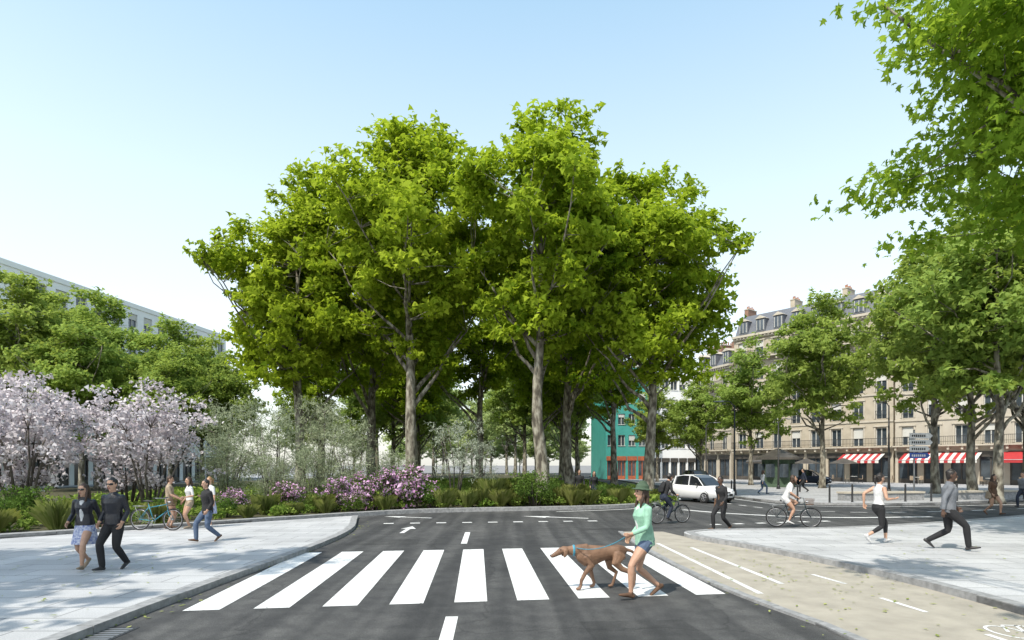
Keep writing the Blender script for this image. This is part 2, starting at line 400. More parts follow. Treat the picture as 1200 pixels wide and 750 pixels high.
# ------------------------------------------------------------------ ground & roads
mb=MB(); mb.add([(-1500,-300,0),(1500,-300,0),(1500,2500,0),(-1500,2500,0)],[(0,1,2,3)],'ground'); mb.obj('ground')
mb=MB(); mb.add([(-30,-30,.004),(70,-30,.004),(70,160,.004),(-30,160,.004)],[(0,1,2,3)],'asphalt'); mb.obj('road')
mb=MB(); mb.add([(1.2,5.2,.0065),(2.7,5.3,.0065),(2.3,8.1,.0065),(.9,8.0,.0065)],[(0,1,2,3)],'asphalt2')
mb.add([(-4.4,15.6,.0065),(-2.5,15.7,.0065),(-2.6,17.0,.0065),(-4.4,16.9,.0065)],[(0,1,2,3)],'asphalt2')
mb.add([(2.3,19.2,.0065),(9.8,20.4,.0065),(9.7,20.9,.0065),(2.2,19.7,.0065)],[(0,1,2,3)],'asphalt2'); mb.obj('road_repair_patches')
def smooth_poly(P,it=2):
    for _ in range(it):
        Q=[P[0]]
        for a,b in zip(P,P[1:]):
            Q.append((a[0]*.75+b[0]*.25,a[1]*.75+b[1]*.25)); Q.append((a[0]*.25+b[0]*.75,a[1]*.25+b[1]*.75))
        Q.append(P[-1]); P=Q
    return P
def kerb_line(mb,P,w,z0,z1,side=1,seg=1.0):
    D=[0]
    for a,b in zip(P,P[1:]): D.append(D[-1]+math.dist(a,b))
    L=D[-1]; n=max(1,int(L/seg))
    def at(t):
        for i in range(len(D)-1):
            if t<=D[i+1]+1e-9:
                u=(t-D[i])/max(1e-9,D[i+1]-D[i]); return (P[i][0]+(P[i+1][0]-P[i][0])*u,P[i][1]+(P[i+1][1]-P[i][1])*u)
        return P[-1]
    for i in range(n):
        a=at(L*i/n+.006); b=at(L*(i+1)/n-.006)
        dx,dy=b[0]-a[0],b[1]-a[1]; l=math.hypot(dx,dy); nx,ny=-dy/l*side,dx/l*side
        q=[(a[0],a[1]),(b[0],b[1]),(b[0]+nx*w,b[1]+ny*w),(a[0]+nx*w,a[1]+ny*w)]
        mb.prism(q,z0,z1+random.uniform(-.003,.003),'kerb')
Zp=.10
edgeL=smooth_poly([(-5.5,-12),(-5.45,8.5),(-5.05,15.0),(-5.2,19),(-5.9,21.8),(-6.3,23.6)])
plaza=edgeL+[(-13.7,16.4),(-24,6.5),(-30,-1),(-30,-12)]
mb=MB(); mb.prism(plaza,0,Zp,'pave','kerb'); mb.obj('plaza_pavement')
mb=MB(); kerb_line(mb,edgeL,.22,.002,Zp+.012,-1); 
mb.obj('kerb')
bedF=smooth_poly([(-30,.5),(-24,7.5),(-13.7,16.9),(-6.5,24.2),(-3.8,26.4),(2.0,27.6),(5.5,29),(8.0,31.5),(9.0,36),(9.0,60)])
bed=bedF+[(9,140),(-22,140),(-40,40)]
mb=MB(); mb.prism(bed,0,.11,'soil','kerb'); mb.obj('planting_bed')
mb=MB(); kerb_line(mb,bedF,.45,.003,.17,1,1.4); mb.obj('kerb')
laneL=smooth_poly([(4.6,-12),(4.25,7),(3.45,9.9),(3.2,15.5),(3.3,18.6)])
laneR=smooth_poly([(7.2,-12),(7.1,8.3),(6.85,11.4),(5.95,14.6),(5.0,17.2),(4.7,18.6)])
mb=MB(); mb.prism(laneL+laneR[::-1],0,.03,'bike','kerb'); mb.obj('cycle_path')
mb=MB(); kerb_line(mb,laneL,.14,.002,.045,-1,.9); mb.obj('kerb')
edgeR=smooth_poly([(7.2,-12),(7.1,8.3),(6.85,11.4),(5.95,14.6),(5.0,16.6),(5.0,17.8),(6.3,18.5),(9,18.5),(14,20.2),(22,24.5),(45,38)])
mb=MB(); mb.prism(edgeR+[(60,38),(60,-12)],0,Zp+.03,'pave','kerb'); mb.obj('sidewalk')
mb=MB(); kerb_line(mb,edgeR,.22,.003,Zp+.045,-1); mb.obj('kerb')
far=smooth_poly([(14.2,110),(14.2,38),(14.6,32.5),(18,30.6),(26,32.5),(50,48)])
mb=MB(); mb.prism(far+[(70,60),(70,110)],0,Zp,'pave2','kerb'); mb.obj('sidewalk')
mb=MB(); kerb_line(mb,far,.2,.003,Zp+.02,1); mb.obj('kerb')
mb=MB(); mb.prism([(-60,20),(-41,20),(-38,140),(-60,140)],0,Zp,'pave2','kerb'); mb.obj('sidewalk')
mb=MB()
for k in range(9):
    u=k/8; x=-4.48+7.70*u; y=8.6+1.07*u; w=.25
    d=(-.33,5.7); sh=.14*w/.5
    mb.add([(x-w,y-sh*.5,.0095),(x+w,y+sh*.5,.0095),(x+w+d[0],y+d[1]+sh*.5,.0095),(x-w+d[0],y+d[1]-sh*.5,.0095)],[(0,1,2,3)],'paint')
mb.obj('zebra_crossing')
mb=MB()
def line(a,b,w):
    dx,dy=b[0]-a[0],b[1]-a[1]; l=math.hypot(dx,dy); nx,ny=-dy/l*w/2,dx/l*w/2
    mb.add([(a[0]-nx,a[1]-ny,.0095),(a[0]+nx,a[1]+ny,.0095),(b[0]+nx,b[1]+ny,.0095),(b[0]-nx,b[1]-ny,.0095)],[(3,2,1,0)],'paint')
def pline(P,w):
    for a,b in zip(P,P[1:]): line(a,b,w)
line((-.70,4.6),(-.83,8.25),.17); line((-1.28,15.9),(-1.38,18.6),.16)
for i in range(9): line((-4.6+i*.93,21.4+i*.12),(-4.25+i*.93,21.45+i*.12),.26)
def arrow(x,y,s,a):
    c,n=math.cos(a),math.sin(a)
    Pq=[(-.07,-1),(.07,-1),(.07,.2),(.25,.2),(0,1),(-.25,.2),(-.07,.2)]
    mb.add([(x+(p[0]*c-p[1]*n)*s,y+(p[0]*n+p[1]*c)*s,.0095) for p in Pq],[tuple(range(7))],'paint')
arrow(-3.4,19.4,1.0,.0); arrow(1.7,24.0,1.4,1.2); arrow(-4.2,24.0,1.1,1.2)
pline(smooth_poly([(9.4,44),(9.4,35),(8.3,30.8),(5.4,28.2),(2,26.8)]),.14)
pline(smooth_poly([(13.8,44),(13.8,34),(14.4,31),(18,29.6),(28,32)]),.14)
arc=smooth_poly([(11.6,42),(11.6,33),(12.5,27.5),(17,25.8),(30,31)],3)
for i in range(0,len(arc)-1,2): line(arc[i],arc[i+1],.14)
pline(smooth_poly([(8,28),(9.5,25.5),(12.5,23.6),(17,24.2)]),.3)
for i in range(6): line((7.0+i*.9,21.0+i*.25),(7.35+i*.9,21.1+i*.25),.26)
mb.obj('road_markings')
mb=MB()
def lift(me_mb,z):
    me_mb.v=[(a,b,z) for a,b,c in me_mb.v]
pline([(4.0,9.6),(3.85,15.8)],.10); pline([(4.7,10.4),(4.5,15.0)],.10)
for i in range(3): line((5.85-.02*i,6.4+2.0*i),(5.8-.06*i,7.3+2.0*i),.08)
def circ(x,y,r,n=16):
    Pq=[(x+r*math.cos(6.283*i/n),y+r*1.5*math.sin(6.283*i/n)) for i in range(n+1)]; pline(Pq,.04)
circ(6.65,7.25,.19); circ(6.15,7.4,.19); pline([(6.15,7.4),(6.33,7.72),(6.55,7.68),(6.65,7.25)],.04); pline([(6.33,7.35),(6.5,7.72)],.04)
lift(mb,.0345); mb.obj('cycle_lane_markings')
mb=MB(); mb.box(-5.2,-4.8,7.0,7.7,.0,.0095,'iron')
for i in range(7): mb.box(-5.16,-4.84,7.06+i*.09,7.10+i*.09,.0095,.014,'steel')
mb.obj('drain_grate')
# scattered fallen leaves along the kerbs and on the paving
rg=np.random.default_rng(8); n=700
x=np.concatenate([-5.35+np.abs(rg.normal(0,.25,n//4)),rg.uniform(-14,-5.6,n//4),rg.uniform(3.4,7.0,n//4),rg.uniform(7.4,18,n-3*(n//4))])
y=np.concatenate([rg.uniform(7,22,n//4),rg.uniform(7,15,n//4),rg.uniform(7,15,n//4),rg.uniform(8,18,n-3*(n//4))])
z=np.concatenate([np.full(n//4,.022),np.full(n//4,.118),np.full(n//4,.048),np.full(n-3*(n//4),.148)])
o=bpy.data.objects.new('fallen_leaves',np_mesh('fallen_leaves',leaves(rg,np.stack([x,y,z],1),.045,T_KITE*np.array([1,1,.3]),8.0),4,M['grass'],rg.uniform(0,1,n))); col.objects.link(o)
print('ground',time.time()-T0)

# ------------------------------------------------------------------ trees
hero=[tree_mesh(11,23.5,5.6,7.8,.44,225,150,.22,T_STAR,'leaf',(.5,1.3)),
      tree_mesh(23,22.8,5.0,8.4,.42,200,150,.22,T_STAR,'leaf',(.5,1.25)),
      tree_mesh(37,22.2,5.4,7.0,.40,225,150,.22,T_STAR,'leaf',(.5,1.3))]
street=[tree_mesh(51,16,4.3,4.6,.26,135,150,.20,T_STAR,'leafd',(.55,1.15)),
        tree_mesh(63,17,4.6,5.2,.28,140,150,.20,T_STAR,'leafd',(.55,1.2))]
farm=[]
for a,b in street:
    c=b.copy(); c.materials[0]=M['leafhaze']; farm.append((a,c))  # same trees for the distance, leaves paled to imitate haze
near=tree_mesh(77,19,7.4,7.2,.38,330,120,.29,T_MAPLE,'leafn',(.8,1.6))
sparse=tree_mesh(91,18.5,5.4,7.0,.30,62,80,.26,T_STAR,'leafd',(.6,1.2))
print('tree meshes',time.time()-T0)
PT=place_tree
PT('plane_tree',hero[0],-6.3,37,.3,1.0)
PT('plane_tree',hero[1],1.8,34,1.4,1.0)
PT('plane_tree',hero[2],8.3,36.5,2.2,.93)
PT('plane_tree',hero[2],-14.2,40,.7,.97)
PT('plane_tree',hero[0],-10.6,46,4.0,1.0)
PT('plane_tree',hero[0],4.6,46,5.0,1.0)
PT('plane_tree',hero[1],-2.9,53,3.4,.95)
PT('plane_tree',hero[2],-10.5,60,1.9,.95)
PT('plane_tree',hero[1],2.6,60,.2,.92)
PT('plane_tree',hero[1],9.6,56,2.6,.85)
PT('plane_tree',hero[0],-18.5,57,2.6,.85)
for i,(x,y) in enumerate([(-11.5,74),(1.6,78),(7.5,70),(-18,80),(-13,66),(5.4,66)]):
    PT('street_tree',street[i%2],x,y,i*1.3,1.15)
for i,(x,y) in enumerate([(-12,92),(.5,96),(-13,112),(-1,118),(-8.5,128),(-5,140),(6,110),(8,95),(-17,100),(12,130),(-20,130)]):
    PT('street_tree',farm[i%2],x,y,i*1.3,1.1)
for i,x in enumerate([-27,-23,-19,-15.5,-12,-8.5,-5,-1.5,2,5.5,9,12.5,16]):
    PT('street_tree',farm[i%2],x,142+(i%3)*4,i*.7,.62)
# right side street trees
for i,(x,y,s) in enumerate([(24,60,.90),(27,52,.98),(20.8,66,.74),(29.8,42,1.05),(27.8,36,1.05),(26.4,32.5,1.0),(17.5,72,.75),(34.5,40,1.1)]):
    PT('street_tree',street[i%2],x,y,i*1.1,s,Zp)
# left background trees
for i,(x,y,s) in enumerate([(-36.5,44,.95),(-31,43,.82),(-27.5,48,.80),(-24,50,.72),(-30,58,.85),(-21.5,62,.72),(-40,52,1.0),(-19,72,.7),(-34,49,.95),(-25,43.5,.66)]):
    PT('street_tree',street[(i+1)%2],x,y,i*.9+.4,s)
# near trees: one overhanging from the right, plus the avenue trees beside the viewpoint that dapple the paving
PT('maple_tree',near,17.9,14.6,.5,1.0,Zp)
PT('street_tree',sparse,-15.2,2.4,2.5,1.0,Zp)
PT('street_tree',sparse,5.6,-.6,4.0,1.0,Zp)
PT('street_tree',street[0],21,7,1.5,1.1,Zp)

# ------------------------------------------------------------------ planting
mag=shrub_mesh(5,5.6,2.4,1.0,120,260,.088,T_PET,'blossom',(.25,.52),9,.8,.5,sr=.05)
oli=shrub_mesh(6,4.3,1.5,.3,66,620,.08,T_THIN,'olive',(.22,.58),8,.9,.3,sr=.03)
sil=shrub_mesh(8,4.3,1.2,.8,40,500,.08,T_THIN,'silver',(.22,.45),6,1.0,.3,sr=.03)
pnk=shrub_mesh(9,1.5,.85,.3,34,800,.055,T_KITE,'box',(.18,.36),7,.8,.4,('pink',.36,.072,T_PET),sr=.015)
bxw=shrub_mesh(10,1.6,.85,.1,38,950,.055,T_KITE,'box',(.22,.40),7,.9,.4,sr=.02)
PS=place_shrub
PS('magnolia_tree',mag,-18.2,22.2,.0,1.0,.1); PS('magnolia_tree',mag,-14.3,23.6,1.9,.98,.1); PS('magnolia_tree',mag,-20.6,25,3.0,1.08,.1)
PS('magnolia_tree',mag,-17.0,26.5,4.2,.9,.1)
for i,(x,y,s) in enumerate([(-12.3,25.8,.82),(-11.0,27.4,1.08),(-9.1,26.8,.74),(-7.6,28,1.02),(-13.4,28.4,1.14),(-5.9,29.6,.72),(-9.6,30.4,1.22),(-10.2,25.6,.55)]):
    PS('olive_shrub',oli,x,y,i*1.2,(s,s,s*random.uniform(.9,1.12)),.1)
PS('silver_pear_tree',sil,-2.8,29.3,.4,1.08,.1); PS('silver_pear_tree',sil,-1.7,31,2.4,.85,.1)
for i,(x,y,s) in enumerate([(-9.4,25.0,.85),(-7.5,25.8,.95),(-6.1,26.8,1.15),(-5.0,27.5,1.3),(-4.3,28.0,1.0),(-11.2,24.0,.7),(-6.8,25.6,.6)]):
    PS('rhododendron_shrub',pnk,x,y,i*.8,s,.1)
for i,(x,y,s) in enumerate([(1.1,29.0,1.2),(-3.7,27.7,.8),(2.0,30.2,.8),(-12.6,21.6,.6),(-8.3,24.9,.6),(-6.7,25.3,.5),(-14.6,19.6,.6),(-16.3,18.6,.7),(-18,17.0,.65),(-19.5,17.5,.9),(-21,16,.9),(4.6,31.5,.7),(6.6,33,.7),(-11,22.9,.55),(-17,20.6,.9)]):
    PS('boxwood_shrub',bxw,x,y,i*.7,s,.1)
gr=[blades(1,420,.55,.75,.010,'grass'),blades(2,420,.6,.9,.010,'grass')]
rg=np.random.default_rng(3)
gp=[(-.6,28.4,1.0),(-1.4,28.6,.9),(.1,28.8,.8),(-2.1,28.2,.8),(-.2,30,1.3),(-1.0,29.6,1.3),(.4,30.4,1.2),(3.0,29.2,.8),(3.8,29.8,.9),(5.4,30.6,.8),(-13.2,19.2,.8),(-14.0,18.4,.9),(-15.2,17.6,.8),(-12.0,20.2,.7),(-8.6,23.6,.6),(-7.6,24.4,.6),(-16.5,16.6,.9),(-17.7,15.6,.9),(-9.9,22.4,.6),(6.6,31.6,.7),(7.6,33,.8),(-3.2,27.6,.9),(3.2,31,1.2),(2.6,29.6,.9),(-8.0,25.0,.9),(-9.9,24.0,.8),(-5.6,26.3,.8)]
for i,(x,y,s) in enumerate(gp):
    e=empty('ornamental_grass',(x,y,.1),i*.7,s*1.1); child('blades',gr[i%2],e)
D=[];Tn=[]
B=[(-26,5.8),(-13.7,17.6),(-6.5,24.8),(-3.8,27.0),(2.0,28.2),(5.5,29.7),(8.2,32.2),(8.8,40)]
for i in range(1500):
    k=rg.integers(0,len(B)-1); a=np.array(B[k]); b=np.array(B[k+1]); u=rg.uniform()
    L=np.linalg.norm(b-a)
    if rg.uniform()>L/17: continue
    nn=np.array([-(b-a)[1],(b-a)[0]])/L; off=rg.uniform(.1,1)**1.3*(6.0)
    c=a+(b-a)*u+nn*off; r=rg.uniform(.2,.42); h=rg.uniform(.05,.45)+off*.06
    k2=int(70*(r/.3)); d=rg.normal(size=(k2,3)); d/=np.linalg.norm(d,axis=1)[:,None]; p=d*r*rg.uniform(.5,1,k2)[:,None]; p[:,2]=np.abs(p[:,2])*.9+h*.5
    D.append(p+np.array([c[0],c[1],.1])); Tn.append(np.clip(rg.normal(.5,.25)+rg.normal(0,.15,k2),0,1))
D=np.concatenate(D); Tn=np.concatenate(Tn)
o=bpy.data.objects.new('ground_cover_plants',np_mesh('cover',leaves(rg,D,.085,T_KITE,.5),4,M['cover'],Tn)); col.objects.link(o)
n=26000; Pm=np.stack([rg.uniform(-24,8.6,n),rg.uniform(30,75,n),rg.uniform(.1,.5,n)],1)
o=bpy.data.objects.new('meadow_grass',np_mesh('meadow',leaves(rg,Pm,.2,T_KITE,.5),4,M['cover'],rg.uniform(0,1,n))); col.objects.link(o)
print('plants',time.time()-T0)

# ------------------------------------------------------------------ buildings
def building(name,p0,p1,depth,gf,fl,nfl,nb,wall,trim='stonetrim',style='hauss',awn=None,roofh=3.0,ww=1.15,sign=None,shopmat='shop'):
    W=math.dist(p0,p1); e=empty(name,(p0[0],p0[1],Zp),math.atan2(p1[1]-p0[1],p1[0]-p0[0]))
    w=MB(); wi=MB(); tr=MB(); bal=MB(); rf=MB(); sh=MB()
    H=gf+fl*nfl; bw=W/nb; t=.35
    w.box(.002,W-.002,t+.02,depth,0,H,wall)
    oh=fl*.66 if style=='hauss' else fl*.5; sill=.28*1 if style=='hauss' else .95
    for f in range(nfl):
        z=gf+f*fl
        w.box(0,W,0,t,z,z+sill,wall); w.box(0,W,0,t,z+sill+oh,z+fl,wall)
        for b in range(nb):
            xc=(b+.5)*bw; a=xc-ww/2; c=xc+ww/2
            w.box(b*bw,a,0,t,z+sill,z+sill+oh,wall); w.box(c,(b+1)*bw,0,t,z+sill,z+sill+oh,wall)
            wi.box(a,c,.22,.26,z+sill,z+sill+oh,'glass')
            wi.box(a,a+.07,.15,.218,z+sill,z+sill+oh,'frame'); wi.box(c-.07,c,.15,.218,z+sill,z+sill+oh,'frame')
            wi.box(xc-.04,xc+.04,.15,.218,z+sill,z+sill+oh,'frame'); wi.box(a+.07,xc-.04,.15,.218,z+sill+oh-.08,z+sill+oh,'frame'); wi.box(xc+.04,c-.07,.15,.218,z+sill+oh-.08,z+sill+oh,'frame')
            if random.random()<.35: wi.box(a+.08,c-.08,.10,.145,z+sill+oh*(random.uniform(.35,.8)),z+sill+oh-.02,'frame')
            if style=='hauss':
                tr.box(a-.16,a-.01,-.06,-.003,z+sill,z+sill+oh+.1,trim); tr.box(c+.01,c+.16,-.06,-.003,z+sill,z+sill+oh+.1,trim)
                tr.box(a-.24,c+.24,-.13,-.003,z+sill+oh+.103,z+sill+oh+.26,trim)
                if f not in (0,nfl-1):
                    for q in range(8): bal.box(a+.03+q*(ww-.06)/7-.012,a+.03+q*(ww-.06)/7+.012,-.14,-.115,z+sill,z+sill+.85,'iron')
                    bal.box(a-.02,c+.02,-.15,-.105,z+sill+.85,z+sill+.9,'iron')
            else:
                tr.box(a-.05,c+.05,-.08,-.003,z+sill-.08,z+sill-.003,trim)
        if style=='hauss':
            tr.box(-.02,W+.02,-.10,-.004,z-.12,z+.08,trim)
            if f in (0,nfl-1):
                tr.box(-.05,W+.05,-.75,-.104,z+.02,z+.16,trim)
                for q in range(int(W/.16)): bal.box(q*.16,q*.16+.025,-.72,-.695,z+.16,z+1.05,'iron')
                bal.box(0,W,-.74,-.68,z+1.05,z+1.10,'iron'); bal.box(0,W,-.73,-.69,z+.5,z+.53,'iron')
                for b in range(nb*2): tr.box(b*bw/2+.1,b*bw/2+.3,-.6,-.104,z-.35,z+.015,trim)
    w.box(0,W,0,t,gf-.7,gf,wall)
    for b in range(nb):
        xc=(b+.5)*bw; a=xc-bw*.38; c=xc+bw*.38
        w.box(b*bw,a,0,t,0,gf-.7,wall); w.box(c,(b+1)*bw,0,t,0,gf-.7,wall)
        sh.box(a,c,.18,.22,.5,gf-.7,'glass'); sh.box(a,c,.10,.30,0,.5,shopmat); sh.box(a,a+.1,.08,.178,.5,gf-.7,shopmat); sh.box(c-.1,c,.08,.178,.5,gf-.7,shopmat)
        sh.box(xc-.05,xc+.05,.08,.178,.5,gf-.7,shopmat)
        sh.box(a-.1,c+.1,-.09,-.006,gf-1.15,gf-.55,random.choice([shopmat,shopmat,sign or shopmat]))
    if style=='hauss':
        tr.box(-.1,W+.1,-.5,.3,H+.003,H+.3,trim); tr.box(-.05,W+.05,-.25,-.005,H-.3,H,trim)
        for q in range(int(W/.5)): tr.box(q*.5+.1,q*.5+.3,-.42,-.252,H-.18,H,trim)
        z0=H+.3; z1=z0+roofh; i=1.5
        V=[(0,.25,z0),(W,.25,z0),(W,depth,z0),(0,depth,z0),(0,.25+i,z1),(W,.25+i,z1),(W,depth-i,z1),(0,depth-i,z1),(0,depth/2,z1+.9),(W,depth/2,z1+.9)]
        rf.add(V,[(0,1,5,4),(4,5,9,8),(8,9,6,7),(7,6,2,3),(1,2,6,9,5),(3,0,4,8,7)],'slate')
        for b in range(nb):
            xc=(b+.5)*bw
            rf.box(xc-.65,xc+.65,.30,1.8,z0+.25,z0+2.0,'slate'); wi.box(xc-.45,xc+.45,.24,.295,z0+.45,z0+1.8,'glass')
            for q in (-.5,.44): wi.box(xc+q,xc+q+.06,.2,.293,z0+.45,z0+1.8,'frame')
            wi.box(xc-.03,xc+.03,.2,.238,z0+.45,z0+1.8,'frame')
            rf.add([(xc-.75,.15,z0+2.0),(xc+.75,.15,z0+2.0),(xc,.15,z0+2.45),(xc-.75,2.2,z0+2.0),(xc+.75,2.2,z0+2.0),(xc,2.2,z0+2.45)],[(0,1,2),(0,2,5,3),(1,4,5,2),(3,5,4)],'stonetrim')
        for x in np.arange(.6,W,W/3.02):
            rf.box(x-.3,x+.3,2.2,4.4,z0+.5,z1+1.1,'brick' if random.random()<.5 else wall)
            rf.box(x-.36,x+.36,2.14,4.46,z1+1.1,z1+1.22,trim)
            for q in range(5): rf.loft([(x,2.45+q*.42,z1+1.22),(x,2.45+q*.42,z1+1.6+.15*(q%2))],[.11,.08],'terra',n=8,caps=False)
    else:
        rf.box(-.05,W+.05,-.08,depth+.05,H+.003,H+.5,trim)
        rf.box(W*.3,W*.5,depth*.4,depth*.7,H+.5,H+2.3,wall)
    if awn:
        for (x0,x1,kind) in awn:
            z1=3.35; z0=2.55; y1=-2.1; n=max(1,int((x1-x0)/.35)); dx=(x1-x0)/n
            for q in range(n):
                k='red' if (kind=='solid' or q%2==0) else 'awhite'
                if kind=='dark': k='shop'
                a=x0+q*dx; c=a+dx
                sh.add([(a,-.1,z1),(c,-.1,z1),(c,y1,z0),(a,y1,z0)],[(0,1,2,3)],k)
                sh.add([(a,y1,z0),(c,y1,z0),(c,y1-.01,z0-.32),(a,y1-.01,z0-.32)],[(0,1,2,3)],k)
            sh.tube((x0,y1,z0-.02),(x1,y1,z0-.02),.03,'steel')
    w.obj('walls',e); wi.obj('windows',e); 
    if tr.v: tr.obj('trim',e)
    if bal.v: bal.obj('balcony_railings',e)
    rf.obj('roof',e); sh.obj('shopfronts',e); return e
building('apartment_building',(31,83.4),(43.4,68),12,4.0,3.1,5,8,'stone',awn=[(14.5,19,'stripe'),(3,9,'dark')],roofh=3.0)
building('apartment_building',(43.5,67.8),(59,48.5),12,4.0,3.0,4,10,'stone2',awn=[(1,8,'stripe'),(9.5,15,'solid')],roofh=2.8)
building('apartment_building',(59.2,48.2),(72,32),12,4.0,3.0,4,8,'stone',awn=[(1,7,'solid')],roofh=2.8)
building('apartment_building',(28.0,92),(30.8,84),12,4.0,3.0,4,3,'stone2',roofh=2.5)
building('white_apartment_block',(19.4,88),(27.8,90.5),12,3.6,2.9,4,6,'white',trim='white',style='mod',ww=1.2)
building('teal_apartment_block',(13.2,84),(19.2,84.6),9,3.8,3.0,4,4,'teal',trim='frame',style='mod',ww=1.0,sign='orange',shopmat='orange')
building('office_building',(-48.5,26),(-40,83.5),16,3.6,3.2,5,26,'white',trim='white',style='mod',ww=1.3)
print('buildings',time.time()-T0)

# ------------------------------------------------------------------ street furniture
def lamp(x,y,h,rz=0):
    e=empty('street_lamp',(x,y,Zp),rz); m=MB()
    m.loft([(0,0,0),(0,0,.9),(0,0,h)],[.11,.075,.045],'iron',n=10,caps=False); m.loft([(0,0,0),(0,0,.25)],[.17,.13],'iron',n=10)
    m.loft([(0,0,h-.1),(.3,0,h+.25),(.9,0,h+.3)],[.035,.03,.03],'iron',n=8); m.loft([(.75,0,h+.27),(1.4,0,h+.25)],[(.13,.05),(.10,.035)],'steel',side=(0,1,0),n=10)
    m.obj('pole_and_lantern',e,True)
lamp(22.3,50,5.6); lamp(26.5,42,6.2,1.5); lamp(14.9,40,6.0,3.14); lamp(19.5,60,6,0)
def dirsign(x,y,rz):
    e=empty('direction_sign',(x,y,Zp),rz); m=MB(); m.loft([(0,0,0),(0,0,4.4)],[.05,.05],'steel',n=8); m.obj('post',e,True)
    m=MB()
    for i,(w,k) in enumerate([(1.5,'signw'),(1.5,'signw'),(1.3,'signw'),(1.3,'signb')]):
        z=4.2-i*.45; x0=-.4
        Pq=[(x0,z-.38),(x0+w,z-.38),(x0+w+.2,z-.19),(x0+w,z),(x0,z)]
        m.add([(p[0],-.10,p[1]) for p in Pq]+[(p[0],-.06,p[1]) for p in Pq],[(0,1,2,3,4),(9,8,7,6,5)]+[(j,j+5,(j+1)%5+5,(j+1)%5) for j in range(5)],k)
        for q in range(7): m.box(x0+.15+q*.15,x0+.25+q*.15,-.106,-.101,z-.27,z-.12,'iron' if k=='signw' else 'signw')
    m.obj('panels',e)
dirsign(27.6,41,0.1)
def bollard(x,y,z=Zp):
    m=MB(); m.loft([(0,0,0),(0,0,.05),(0,0,.85),(0,0,.9),(0,0,.97)],[.075,.05,.045,.055,.03],'iron',n=10); o=m.obj('bollard',None,True); o.location=(x,y,z)
for i in range(7): bollard(15.2+i*1.6,31.8+ (i*.25 if i>1 else -i*.2))
for i in range(6): bollard(14.7,40+i*2.2)
for (x,y,l,r) in [(21,34,5,.15),(28,35.5,5,.3)]:
    m=MB(); m.box(-l/2,l/2,-.28,.28,0,.40,'kerb'); m.box(-l/2-.04,l/2+.04,-.34,.34,.403,.50,'stonetrim'); o=m.obj('stone_bench'); o.location=(x,y,Zp); o.rotation_euler=(0,0,r)
e=empty('news_kiosk',(24.5,55,Zp),.3); m=MB()
m.loft([(0,0,0),(0,0,.3),(0,0,2.5)],[1.5,1.4,1.4],'hat',n=8,caps=False); m.loft([(0,0,2.5),(0,0,2.7),(0,0,3.0),(0,0,3.5)],[1.9,1.85,1.3,.2],'shop',n=8,caps=False)
for a in range(8):
    c,s=math.cos(a*.785+.39),math.sin(a*.785+.39); m.box(c*1.36-.3,c*1.36+.3,s*1.36-.3,s*1.36+.3,.9,2.1,'glass')
m.obj('body',e)
def parasol(x,y):
    e=empty('cafe_parasol',(x,y,Zp)); m=MB(); m.tube((0,0,0),(0,0,2.6),.03,'steel'); m.loft([(0,0,2.15),(0,0,2.2),(0,0,2.75)],[1.5,1.48,.1],'shop',n=8,caps=False); m.obj('canopy_and_pole',e)
for p in [(30.5,70),(33,67),(35.5,64)]: parasol(*p)
def cafe_set(x,y):
    e=empty('cafe_table_and_chairs',(x,y,Zp),random.random()*3); m=MB(); m.tube((0,0,0),(0,0,.72),.03,'iron'); m.loft([(0,0,.72),(0,0,.75)],[.35,.35],'frame',n=14,caps=False)
    for s in (-1,1):
        m.box(-.2,.2,s*.65-.2,s*.65+.2,.43,.47,'tan'); m.box(-.2,.2,s*.84-.02,s*.84+.02,.47,.88,'tan')
        for a in (-.18,.16):
            for b in (-.18,.16): m.box(a,a+.03,s*.65+b,s*.65+b+.03,0,.43,'iron')
    m.obj('furniture',e)
for i in range(7): cafe_set(36.5+i*1.9,69.5-i*2.4)

# ------------------------------------------------------------------ figures
def ik(a,c,l1,l2,pole):
    a=Vector(a);c=Vector(c);d=c-a;D=d.length
    if D>(l1+l2)*.995: c=a+d*((l1+l2)*.995/D); d=c-a; D=d.length
    u=d/D; x=(l1*l1-l2*l2+D*D)/(2*D); h=math.sqrt(max(0,l1*l1-x*x)); p=Vector(pole); p=(p-u*p.dot(u)); p.normalize()
    return a+u*x+p*h,c
def remesh_obj(name,mb,vox,loc,rz,smooth=2):
    me=mb.mesh(name+'_src'); o=bpy.data.objects.new(name,me); col.objects.link(o)
    md=o.modifiers.new('r','REMESH'); md.mode='VOXEL'; md.voxel_size=vox
    if smooth:
        sm=o.modifiers.new('s','SMOOTH'); sm.factor=.5; sm.iterations=smooth
    dg=bpy.context.evaluated_depsgraph_get(); ev=o.evaluated_get(dg); nm=bpy.data.meshes.new_from_object(ev)
    o.modifiers.clear()
    if len(nm.polygons)>200:
        bvh=BVHTree.FromPolygons([Vector(v) for v in mb.v],mb.f)
        nm.materials.clear()
        for k in mb.mats: nm.materials.append(M[k])
        idx=[]
        for p in nm.polygons:
            r=bvh.find_nearest(p.center); idx.append(mb.m[r[2]] if r[2] is not None else 0)
        nm.polygons.foreach_set('material_index',idx)
        nm.polygons.foreach_set('use_smooth',[True]*len(nm.polygons)); o.data=nm
    else: print('REMESH FAIL',name,len(nm.polygons)); me.polygons.foreach_set('use_smooth',[True]*len(me.polygons))
    o.location=loc; o.rotation_euler=(0,0,rz); return o
